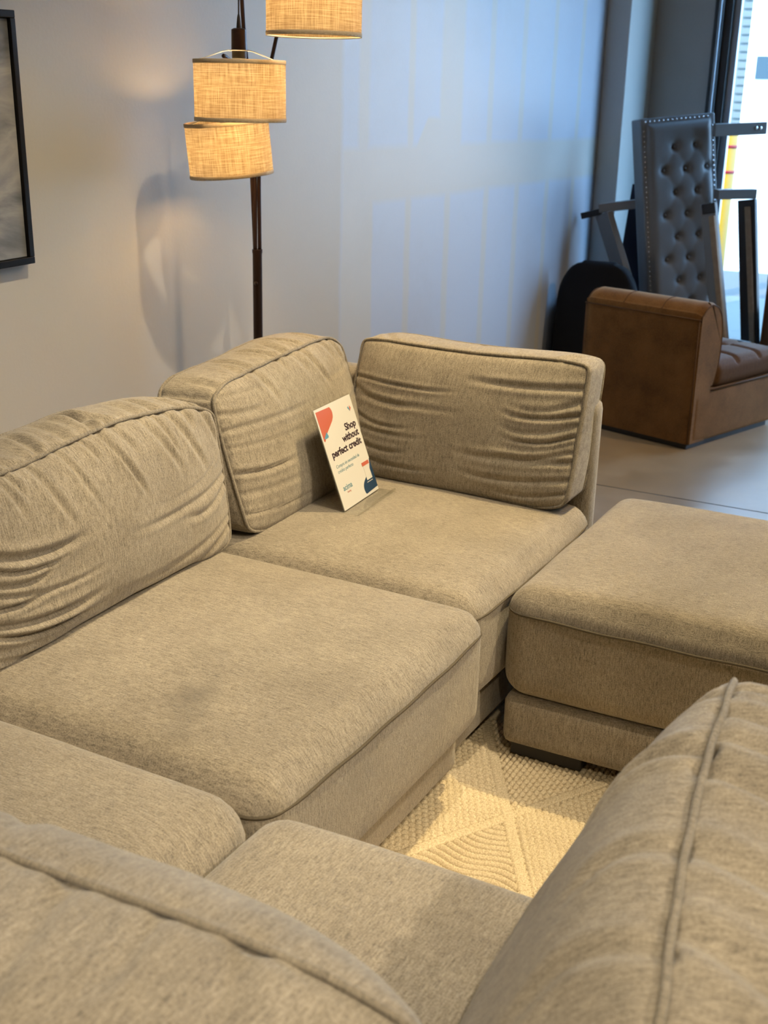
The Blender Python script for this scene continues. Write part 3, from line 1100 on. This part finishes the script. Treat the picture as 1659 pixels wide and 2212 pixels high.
# foot: a clear bar lying flat on the seat (undo the lean)
unlean = Matrix.Rotation(R(20.2), 4, 'X')
MB().box((-SW / 2 - 0.012, -0.045, -0.004), (SW / 2 + 0.012, 0.004, 0.004), 0.001, mat=unlean).box((-SW / 2 - 0.012, -0.050, -0.004), (SW / 2 + 0.012, -0.044, 0.012), 0.001, mat=unlean).build('acrylic_foot', ACRYLIC, sg)


def patch(name, pts, mat, d):
    MB().prism([(sp(s, t)[0], sp(s, t)[2]) for s, t in pts], -0.00025, Matrix.Translation((0, -d, 0))).build(name, mat, sg)


def curve2(pts, n=8):
    return [tuple(p) for p in spline(pts, n)]


patch('coral_shape', [(0.03, 0.024), (0.39, 0.030)] + curve2([(0.405, 0.034), (0.432, 0.075), (0.419, 0.122), (0.37, 0.16)]) + [(0.171, 0.241), (0.05, 0.312), (0.03, 0.30)], CORAL, 0.0011)
patch('blue_shape', [(0.05, 0.283), (0.146, 0.232), (0.172, 0.275), (0.155, 0.288), (0.09, 0.290)], SKYP, 0.0014)
patch('navy_shape', [(0.999, 0.655)] + curve2([(0.985, 0.66), (0.955, 0.715), (0.90, 0.77), (0.75, 0.815), (0.665, 0.855), (0.635, 0.895), (0.64, 0.935), (0.66, 0.958)]) + [(0.999, 0.945)], NAVYP, 0.0011)
patch('white_card', [(0.775, 0.712), (0.925, 0.712), (0.93, 0.842), (0.775, 0.842)], PAPER, 0.0014)
patch('coral_tab', [(0.752, 0.664), (0.95, 0.664), (0.955, 0.70), (0.757, 0.70)], CORAL, 0.0015)
patch('white_line', [(0.76, 0.858), (0.92, 0.858), (0.92, 0.864), (0.76, 0.864)], PAPER, 0.0014)
patch('logo_mark', [(0.84, 0.115), (0.862, 0.10), (0.885, 0.128), (0.885, 0.152)], SKYP, 0.0012)
patch('logo_mark', [(0.885, 0.128), (0.905, 0.10), (0.93, 0.125), (0.885, 0.155)], CORAL, 0.0012)
for (body, size, s0, s1, t, bold, mat, nm) in (
        ('Shop', 0.0285, 0.625, 0.935, 0.305, 0.0010, INK, 'headline'),
        ('without', 0.0285, 0.475, 0.940, 0.395, 0.0010, INK, 'headline'),
        ('perfect credit', 0.0285, 0.112, 0.938, 0.485, 0.0010, INK, 'headline'),
        ('Compra sin necesidad de', 0.0140, 0.125, 0.770, 0.590, 0.0, TEAL, 'subline'),
        ('crédito perfecto', 0.0140, 0.125, 0.550, 0.640, 0.0, TEAL, 'subline'),
        ('acima', 0.0230, 0.125, 0.370, 0.812, 0.0003, TEAL, 'logo_lettering'),
        ('leasing', 0.0085, 0.205, 0.300, 0.845, 0.0, CORAL, 'logo_lettering')):
    me = text_mesh(body, size, bold)
    xs_ = [v.co.x for v in me.vertices]
    k = (s1 - s0) * SW / (max(xs_) - min(xs_))
    x0_ = min(xs_)
    for v in me.vertices:
        v.co.x = (v.co.x - x0_) * k
    x, y, z = sp(s0, t, 0.0012)
    link(nm, me, mat, sg, (x, y, z))

# ------------------------------------------------------------------ floor lamp
lamp = thing('floor_lamp', 'dark bronze arc floor lamp with three lit linen drum shades by the wall', 'lamp', (3.56, 2.385, 0))
LO = Vector((3.56, 2.385, 0))


def L(p):
    return Vector(p) - LO


MB().lathe([(0.0, 0.03), (0.10, 0.028), (0.125, 0.02), (0.13, 0.0), (0.0, 0.0)], 40).build('base', BRONZE, lamp, auto=True)
MB().lathe([(0.0165, 0.02), (0.0165, 1.085), (0.018, 1.09), (0.018, 1.10), (0.0, 1.10)], 24).build('pole', BRONZE, lamp, auto=True)
MB().lathe([(0.0, -0.008), (0.006, -0.006), (0.007, 0.0), (0.0, 0.003)], 12, Matrix.Translation((-0.018, -0.004, 0.985)) @ Matrix.Rotation(R(-90), 4, 'Y')).build('switch_knob', BRONZE, lamp, smooth=True)
arms = (
    [(3.553, 2.388, 1.09), (3.553, 2.388, 1.38), (3.535, 2.39, 1.60), (3.50, 2.388, 1.80), (3.465, 2.375, 2.0), (3.36, 2.31, 2.22), (3.255, 2.24, 2.29), (3.20, 2.20, 2.28)],
    [(3.568, 2.38, 1.09), (3.57, 2.38, 1.40), (3.60, 2.378, 1.60), (3.655, 2.372, 1.76), (3.69, 2.35, 1.92), (3.64, 2.24, 2.22), (3.42, 2.07, 2.40), (3.215, 1.95, 2.40)],
    [(3.560, 2.394, 1.09), (3.545, 2.398, 1.42), (3.50, 2.39, 1.60), (3.42, 2.365, 1.685), (3.34, 2.345, 1.715), (3.315, 2.34, 1.72)])
for a in arms:
    MB().tube([L(p) for p in spline(a, 10)], 0.0068, 10).build('arm', BRONZE, lamp, smooth=True)


def shade_mesh(r0, r1, h):
    """tapered drum, r0 at the bottom, r1 at the top, with UVs for the weave"""
    n = 96
    k = 14
    V, F, uv = [], [], []
    for j in range(k + 1):
        f = j / k
        r = r0 + (r1 - r0) * f
        for i in range(n):
            a = 2 * PI * i / n
            V.append((r * math.cos(a), r * math.sin(a), h * f))
    for j in range(k):
        for i in range(n):
            F.append((j * n + i, j * n + (i + 1) % n, (j + 1) * n + (i + 1) % n, (j + 1) * n + i))
    me = mesh_from('shade', V, F)
    ul = me.uv_layers.new(name='weave')
    for p in me.polygons:
        jj, ii = divmod(p.index, n)
        for li, (da, db) in zip(p.loop_indices, ((0, 0), (1, 0), (1, 1), (0, 1))):
            ul.data[li].uv = ((ii + da) / n, (jj + db) / k * h / (2 * PI * r0))
    return me


def lamp_head(c, r, h, tilt, cap, cord_top=None):
    """c: centre of the shade's bottom rim"""
    M = Matrix.Translation(L(c)) @ tilt.to_matrix().to_4x4()
    sh = link('shade', shade_mesh(r, r * 1.0, h), LINEN, lamp)
    sh.matrix_local = M
    for z in (0.004, h - 0.004):
        MB().lathe([(r + 0.0008, z - 0.006), (r + 0.0016, z - 0.005), (r + 0.0016, z + 0.005), (r + 0.0008, z + 0.006)], 96).build('hem', HEM, sh, smooth=True)
    wire = MB()
    zt = h + cap
    for k in range(3):
        a = R(28 + 120 * k)
        ca, sa = math.cos(a), math.sin(a)
        wire.tube([(0.022 * ca, 0.022 * sa, zt), (0.035 * ca, 0.035 * sa, zt), (0.055 * ca, 0.055 * sa, zt - 0.004), (r * ca, r * sa, h - 0.003)], 0.0016, 6)
    wire.lathe([(0.026, zt - 0.0015), (0.030, zt - 0.0015), (0.030, zt + 0.0015), (0.026, zt + 0.0015), (0.026, zt - 0.0015)], 32)
    wire.build('spider', WHITE_WIRE, sh, smooth=True)
    MB().tube([(r * math.cos(2 * PI * k / 48), r * math.sin(2 * PI * k / 48), 0.001) for k in range(48)], 0.0018, 6, closed=True).build('rim_wire', WHITE_WIRE, sh, smooth=True)
    MB().lathe([(0.0, zt + 0.062), (0.016, zt + 0.062), (0.0225, zt + 0.058), (0.0235, zt + 0.004), (0.024, zt), (0.0, zt)], 32).build('socket_cap', BRONZE, sh, auto=True)
    MB().lathe([(0.022, zt - 0.001), (0.022, zt - 0.022), (0.016, zt - 0.026), (0.016, zt - 0.06), (0.0, zt - 0.06)], 24).build('socket', simple('dark_socket', (0.03, 0.028, 0.02), 0.5), sh, auto=True)
    MB().lathe([(0.012, zt - 0.06), (0.014, zt - 0.075), (0.028, zt - 0.10), (0.030, zt - 0.118), (0.024, zt - 0.138), (0.010, zt - 0.148), (0.0, zt - 0.149)], 24).build('bulb', BULB, sh, smooth=True)
    if cord_top is not None:
        top = M @ Vector((0, 0, zt + 0.06))
        e = L(cord_top)
        MB().lathe([(0.0055, 0.0), (0.0075, 0.004), (0.005, 0.03), (0.003, 0.04)], 12, Matrix.Translation(top)).tube([top, top.lerp(e, 0.5) + Vector((0.004, 0.002, 0)), e], 0.0024, 8).build('cord', BLACK_PLASTIC, lamp, smooth=True)
    lc = M @ Vector((0, 0, zt - 0.112))
    lo = light('bulb_light', 'POINT', (0, 0, 0), LAMP_W, (1.0, 0.63, 0.25), shadow_soft_size=0.034)
    lo.parent = lamp
    lo.location = lc


LAMP_W = 24.0
lamp_head((3.20, 2.20, 1.531), 0.138, 0.172, Euler((0, R(-0.5), 0)), 0.028, (3.20, 2.20, 2.28))
lamp_head((3.215, 1.95, 1.772), 0.138, 0.172, Euler((0, 0, 0)), 0.028, (3.215, 1.95, 2.40))
lamp_head((3.368, 2.352, 1.358), 0.135, 0.168, Euler((R(-3.5), R(-4.5), 0)), 0.020, (3.33, 2.343, 1.715))

# ------------------------------------------------------------------ framed art on the wall
art = thing('picture', 'black framed abstract grey canvas hanging at the left edge of the wall', 'picture', (2.196, WALL_Y - 0.002, 1.456), (0, R(-1.2), 0))
AW, AH, AT = 1.0, 0.69, 0.034
fr = MB()
fr.box((-AW / 2, -AT, AH / 2 - 0.02), (AW / 2, 0, AH / 2), 0.002)
fr.box((-AW / 2, -AT, -AH / 2), (AW / 2, 0, -AH / 2 + 0.02), 0.002)
fr.box((-AW / 2, -AT, -AH / 2 + 0.02), (-AW / 2 + 0.02, 0, AH / 2 - 0.02), 0.002)
fr.box((AW / 2 - 0.02, -AT, -AH / 2 + 0.02), (AW / 2, 0, AH / 2 - 0.02), 0.002)
fr.build('frame', FRAME_BLACK, art)
MB().box((-AW / 2 + 0.021, -AT + 0.010, -AH / 2 + 0.021), (AW / 2 - 0.021, -0.004, AH / 2 - 0.021), 0.002).build('canvas', ARTM, art)

# ------------------------------------------------------------------ brown suede chair


def brown_chair(name, label, loc, rz, sm, lm, w_=0.68, d_=0.82):
    """local: back's rear face at x = 0, seat toward +x, width along y"""
    t = thing(name, label, 'chair', loc, (0, 0, rz), 'brown armless chairs by the doorway')
    hw = w_ / 2
    # seat box
    soft_block('seat_box', (0.02, -hw, 0.025), (d_, hw, 0.285), 0.018, sm, t, front_puff=0.006, seed=61, lumps=0.002)
    # back: profile swept across the width
    prof = [(0.0, 0.03), (0.0, 0.35), (0.0, 0.64), (0.012, 0.675), (0.045, 0.705), (0.09, 0.718), (0.14, 0.712), (0.18, 0.685), (0.205, 0.64), (0.218, 0.57), (0.220, 0.48), (0.212, 0.40), (0.185, 0.31), (0.165, 0.285), (0.16, 0.03)]
    pr = spline(prof, 4)
    nW = 24
    V, F = [], []
    npf = len(pr)
    for j in range(nW + 1):
        f = 2 * j / nW - 1
        e = max(0.0, (abs(f) - 0.94) / 0.06)
        ins = 0.014 * (1 - math.sqrt(max(0, 1 - e * e)))
        for (x, z) in pr:
            cx, cz = 0.1, 0.4
            puffx = 0.012 * (1 - abs(f) ** 3) if x > 0.1 else 0.0
            V.append((x + puffx + (ins if x < 0.1 else -ins), f * hw, z - (ins if z > 0.5 else 0)))
    for j in range(nW):
        for i in range(npf - 1):
            a = j * npf + i
            F.append((a, a + npf, a + npf + 1, a + 1))
    F.append(tuple(range(npf)))
    F.append(tuple(nW * npf + i for i in range(npf))[::-1])
    me = mesh_from('backrest', V, F)
    me.set_sharp_from_angle(angle=R(50))
    link('backrest', me, sm, t)
    # seams round the rear panel and across the top roll
    s = MB()
    for sy in (-1, 1):
        s.tube([(0.001, sy * (hw - 0.006), 0.03), (0.001, sy * (hw - 0.006), 0.64)], 0.0035, 6)
        s.tube([Vector((x - 0.010 if x > 0.1 else x + 0.010, sy * (hw - 0.001), z - (0.010 if z > 0.5 else 0))) for x, z in pr[8:-8]], 0.003, 6)
    s.tube([(-0.001, -hw, 0.645), (-0.001, hw, 0.645)], 0.0035, 6)
    for fy in (-0.33, 0.33):
        s.tube([Vector((x - 0.0, fy * hw, z + 0.001)) for x, z in pr[10:30]], 0.0022, 6)
    s.build('piping', simple(name + '_piping', (0.085, 0.038, 0.011), 0.8), t, smooth=True)
    for sy in (-1, 1):
        MB().tube([(0.16, sy * (hw + 0.002), 0.285), (d_, sy * (hw + 0.002), 0.285)], 0.0045, 6).build('box_welt', simple(name + '_welt', (0.075, 0.034, 0.010), 0.8), t, smooth=True)
    # tufted seat cushion
    lo, hi = np.array((0.20, -hw + 0.004, 0.275)), np.array((d_ + 0.02, hw - 0.004, 0.415))
    half = (hi - lo) / 2
    P, F = cube_lattice(50, 52, 12)
    Q = rounded(P, half, 0.05)
    u, v, z = P.T
    top = np.clip(z, 0, 1) ** 2
    Q[:, 2] += top * 0.02 * (np.clip(1 - np.abs(u) ** 2, 0, 1) * np.clip(1 - np.abs(v) ** 2, 0, 1)) ** 0.6
    for gx in (-1 / 3, 1 / 3):
        Q[:, 2] -= top * 0.018 * np.exp(-((u - gx) * half[0] / 0.014) ** 2)
    for gy in (-1 / 3, 1 / 3):
        Q[:, 2] -= top * 0.018 * np.exp(-((v - gy) * half[1] / 0.014) ** 2)
    for gx in (-1 / 3, 1 / 3):
        for gy in (-1 / 3, 1 / 3):
            d2 = ((u - gx) * half[0]) ** 2 + ((v - gy) * half[1]) ** 2
            Q[:, 2] -= top * 0.03 * np.exp(-d2 / 0.035 ** 2)
    Q += lo + half
    link('seat_cushion', mesh_from('seat_cushion', Q, F), lm, t)
    MB().box((0.02, -hw + 0.02, 0.0), (d_ - 0.03, hw - 0.02, 0.03)).build('plinth', BLACK_PLASTIC, t)
    return t


cth = R(-18)
# rear right corner of the back stands at (5.78, 1.345)
cx0 = Vector((5.775, 1.345, 0)) + Vector((-math.sin(cth), math.cos(cth), 0)) * 0.34
brown_chair('armless_chair', 'tan brown suede armless chair with its back turned to the ottoman', cx0, cth, SUEDE, LEATHER_BROWN)
DARK_SUEDE = simple('dark_brown_suede', (0.055, 0.034, 0.022), 0.85, vary=0.3, bscale=12)
brown_chair('armless_chair', 'dark brown armless chair just entering the right edge behind the tan one', (7.50, 1.035, 0), R(6), DARK_SUEDE, DARK_SUEDE)

# white caster bracket peeking out beside the tan chair's back
cb = thing('caster_leg', 'small white rod with a knob leaning beside the tan chair', 'rod', (7.30, 2.405, 0))
MB().tube([(0, 0, 0.04), (0.015, -0.035, 0.25)], 0.013, 10).build('rod', WHITE_WIRE, cb, smooth=True)
MB().lathe([(0.0, -0.02), (0.02, -0.018), (0.028, 0.0), (0.02, 0.018), (0.0, 0.02)], 20, Matrix.Translation((0, 0, 0.028))).build('knob', WHITE_WIRE, cb, smooth=True)

# ------------------------------------------------------------------ dismantled bed parts by the doorway


def headboard():
    W_, H_, T_ = 0.50, 1.545, 0.13
    t = thing('headboard', 'grey button tufted headboard stood on end beside the column', 'headboard', (7.72, 1.96, 0.0))
    t.rotation_euler = Euler((R(-7.5), 0, R(-45)), 'XYZ')
    # local: -Y front, X width, Z up
    M = Matrix.Rotation(R(-7.5), 4, 'X')
    tz = Euler((0, 0, 0))
    t.matrix_world = Matrix.Translation((7.74, 1.895, 0.02)) @ Matrix.Rotation(R(-8.0), 4, (1, 0, 0)) @ Matrix.Rotation(R(-47), 4, 'Z')
    step = 0.010
    nx, ny, nz = int(W_ / step), 8, int(H_ / step)
    P, F = cube_lattice(nx, ny, nz)
    Q = rounded(P, (W_ / 2, T_ / 2, H_ / 2), 0.008)
    front = P[:, 1] < -0.999
    x, z = Q[:, 0], Q[:, 2] + H_ / 2
    inset = np.minimum(np.minimum(W_ / 2 - np.abs(x), H_ - z), z)
    pad = np.clip((inset - 0.035) / 0.05, 0, 1)
    disp = 0.028 * np.sqrt(np.clip(1 - (1 - pad) ** 2, 0, 1))
    bt = []
    row = 0
    zz = H_ - 0.18
    while zz > 0.1:
        xs = (-0.035, 0.11) if row % 2 == 0 else (-0.11, 0.037, 0.182)
        for bx in xs:
            bt.append((bx, zz))
        zz -= 0.135
        row += 1
    for (bx, bz) in bt:
        d = np.hypot(x - bx, z - bz)
        disp -= 0.032 * np.exp(-(d / 0.022) ** 2) + 0.010 * np.exp(-(d / 0.06) ** 2)
    # soft pleats joining the buttons
    pts = np.stack([x, z], 1)[front]
    add = np.zeros(front.sum())
    for (ax, az) in bt:
        for (bx, bz) in bt:
            if 0 < az - bz < 0.16 and abs(ax - bx) < 0.1:
                dd, _ = polydist(pts, np.array([(ax, az), (bx, bz)]))
                add -= 0.0022 * np.exp(-(dd / 0.012) ** 2)
    disp[front] += add
    Q[front, 1] -= disp[front]
    Q[:, 2] += H_ / 2
    link('padded_panel', mesh_from('padded_panel', Q, F), GREY_VINYL, t)
    for (bx, bz) in bt:
        MB().lathe([(0.0, 0.006), (0.006, 0.005), (0.010, 0.0), (0.0, -0.002)], 12, Matrix.Translation((bx, -T_ / 2 - 0.0, bz)) @ Matrix.Rotation(R(90), 4, 'X')).build('button', GREY_VINYL, t, smooth=True)
    nails = MB()
    k = int((H_ - 0.05) / 0.030)
    spots = [(s * (W_ / 2 - 0.020), 0.03 + i * 0.030) for i in range(k) for s in (-1, 1)]
    spots += [(-W_ / 2 + 0.03 + i * 0.030, H_ - 0.020) for i in range(int((W_ - 0.04) / 0.030))]
    for (bx, bz) in spots:
        nails.lathe([(0.0, 0.004), (0.004, 0.003), (0.0062, 0.0)], 8, Matrix.Translation((bx, -T_ / 2, bz)) @ Matrix.Rotation(R(90), 4, 'X'))
    no = nails.build('nailhead_trim', STEEL, t, smooth=True)
    no['kind'] = 'stuff'
    return t


headboard()


def beam(mb, a, b, wid, dep, side):
    """box from a to b; wid across `side` direction, dep square to both"""
    a, b = Vector(a), Vector(b)
    d = (b - a)
    ln = d.length
    d.normalize()
    s = Vector(side)
    s = (s - d * s.dot(d)).normalized()
    n = d.cross(s)
    M = Matrix((s, n, d)).transposed().to_4x4()
    M.translation = a
    mb.box((-wid / 2, -dep / 2, 0), (wid / 2, dep / 2, ln), 0.004, mat=M)


# bent padded rail left of the headboard
ra = thing('bed_rail', 'grey padded bed rail bent at the top, left of the headboard', 'bed rail', (7.66, 2.30, 0))
o = Vector((7.66, 2.30, 0))
b1 = MB()
beam(b1, Vector((7.56, 2.05, 0.02)) - o, Vector((7.60, 2.455, 0.955)) - o, 0.115, 0.05, (0.4, 0.9, 0.3))
b1.build('upright', GREY_RAIL, ra)
b2 = MB()
beam(b2, Vector((7.60, 2.49, 0.985)) - o, Vector((7.70, 2.12, 1.045)) - o, 0.055, 0.06, (0, 0, 1))
b2.build('crossbar', GREY_RAIL, ra)
b3 = MB()
beam(b3, Vector((7.60, 2.475, 0.965)) - o, Vector((7.60, 2.600, 0.93)) - o, 0.04, 0.04, (0, 0, 1))
b3.build('bracket', BLACK_PLASTIC, ra)

# rail standing in front of the headboard, wooden batten on its inner side
rb = thing('bed_rail', 'grey bed rail with a wooden batten standing before the headboard', 'bed rail', (7.2, 1.60, 0))
o = Vector((7.2, 1.60, 0))
b1 = MB()
beam(b1, Vector((7.30, 1.515, 0.012)) - o, Vector((7.30, 1.73, 1.075)) - o, 0.095, 0.035, (0.25, 0.95, 0))
b1.build('rail', GREY_RAIL, rb)
b2 = MB()
beam(b2, Vector((7.270, 1.497, 0.05)) - o, Vector((7.270, 1.695, 1.01)) - o, 0.036, 0.028, (0.25, 0.95, 0))
b2.build('batten', WOOD, rb)
b3 = MB()
beam(b3, Vector((7.280, 1.715, 1.02)) - o, Vector((7.280, 1.728, 1.078)) - o, 0.085, 0.012, (0.25, 0.95, 0))
b3.build('end_plate', BLACK_PLASTIC, rb)

# frame on the right: upright with batten, arm on top, foot bar
rc = thing('bed_footboard', 'dark upright bed end with a grey top bar, right of the headboard', 'bed end', (7.9, 1.55, 0))
o = Vector((7.9, 1.55, 0))
b1 = MB()
beam(b1, Vector((7.90, 1.487, 0.01)) - o, Vector((7.90, 1.635, 1.07)) - o, 0.115, 0.04, (0.2, 0.97, 0))
b1.build('upright', BLACK_PLASTIC, rc)
b2 = MB()
beam(b2, Vector((7.875, 1.470, 0.05)) - o, Vector((7.875, 1.622, 1.03)) - o, 0.036, 0.028, (0.2, 0.97, 0))
b2.build('batten', WOOD, rc)
b3 = MB()
beam(b3, Vector((7.945, 1.605, 1.105)) - o, Vector((7.76, 1.80, 1.100)) - o, 0.06, 0.06, (0, 0, 1))
b3.build('top_bar', GREY_RAIL, rc)

# flat rail sticking out at the top right
rd = thing('bed_rail', 'short grey rail with two bolts jutting right from the headboard top', 'bed rail', (7.95, 1.75, 1.5))
o = Vector((7.95, 1.75, 1.5))
b1 = MB()
beam(b1, Vector((8.05, 1.605, 1.495)) - o, Vector((7.78, 1.86, 1.476)) - o, 0.075, 0.03, (0, 0, 1))
b1.build('rail', GREY_RAIL, rd)
for dy in (0.05, 0.08):
    MB().lathe([(0.0, 0.008), (0.010, 0.006), (0.012, 0.0), (0.0, 0.0)], 12, Matrix.Translation(Vector((8.05 - dy * 0.73 - 0.011, 1.605 + dy * 0.69 - 0.011, 1.494)) - o) @ Matrix.Rotation(R(43), 4, 'Z') @ Matrix.Rotation(R(-90), 4, 'Y')).build('bolt', STEEL, rd, smooth=True)

re_ = thing('floor_rail', 'low grey bed rail lying on the floor behind the tan chair', 'bed rail', (7.7, 1.4, 0))
o = Vector((7.7, 1.4, 0))
b1 = MB()
beam(b1, Vector((7.56, 1.45, 0.125)) - o, Vector((7.74, 1.84, 0.125)) - o, 0.25, 0.035, (0, 0, 1))
b1.build('rail', GREY_RAIL, re_)

# navy board leaning behind the headboard
nb = MB()
beam(nb, (7.80, 2.285, 0.005), (7.84, 2.205, 1.12), 0.30, 0.03, (0.0, 1.0, 0))
tag(nb.build('navy_panel', NAVY), 'dark navy board leaning behind the headboard and bent rail', 'board')


def black_chair():
    t = thing('accent_chair', 'black upholstered chair with a rounded back against the wall behind the tan chair', 'chair', (7.12, 2.31, 0), (0, 0, R(6)))
    P, F = cube_lattice(10, 30, 36)
    Q = rounded(P, (0.055, 0.25, 0.34), 0.04)
    v, z = P[:, 1], P[:, 2]
    # the top narrows into a round crown
    k = np.clip((z - 0.0) / 1.0, 0, 1)
    Q[:, 1] *= np.sqrt(np.clip(1 - (k * 0.93) ** 3.0, 0.02, 1))
    Q[:, 0] += 0.05 * (Q[:, 1] / 0.25) ** 2 + 0.03 * z
    Q[:, 2] += 0.34 + 0.03
    link('back', mesh_from('back', Q, F), BLACK_FAB, t)
    P, F = cube_lattice(24, 28, 10)
    Q = rounded(P, (0.20, 0.24, 0.09), 0.05)
    Q += np.array((0.26, 0, 0.36))
    link('seat', mesh_from('seat', Q, F), BLACK_FAB, t)
    MB().box((0.03, -0.22, 0.03), (0.44, 0.22, 0.28), 0.02).build('base', BLACK_FAB, t)
    for fx in (0.06, 0.40):
        for fy in (-0.19, 0.19):
            MB().lathe([(0.0, 0.0), (0.016, 0.0), (0.02, 0.035), (0.0, 0.035)], 12, Matrix.Translation((fx, fy, 0))).build('foot', BLACK_PLASTIC, t)


black_chair()
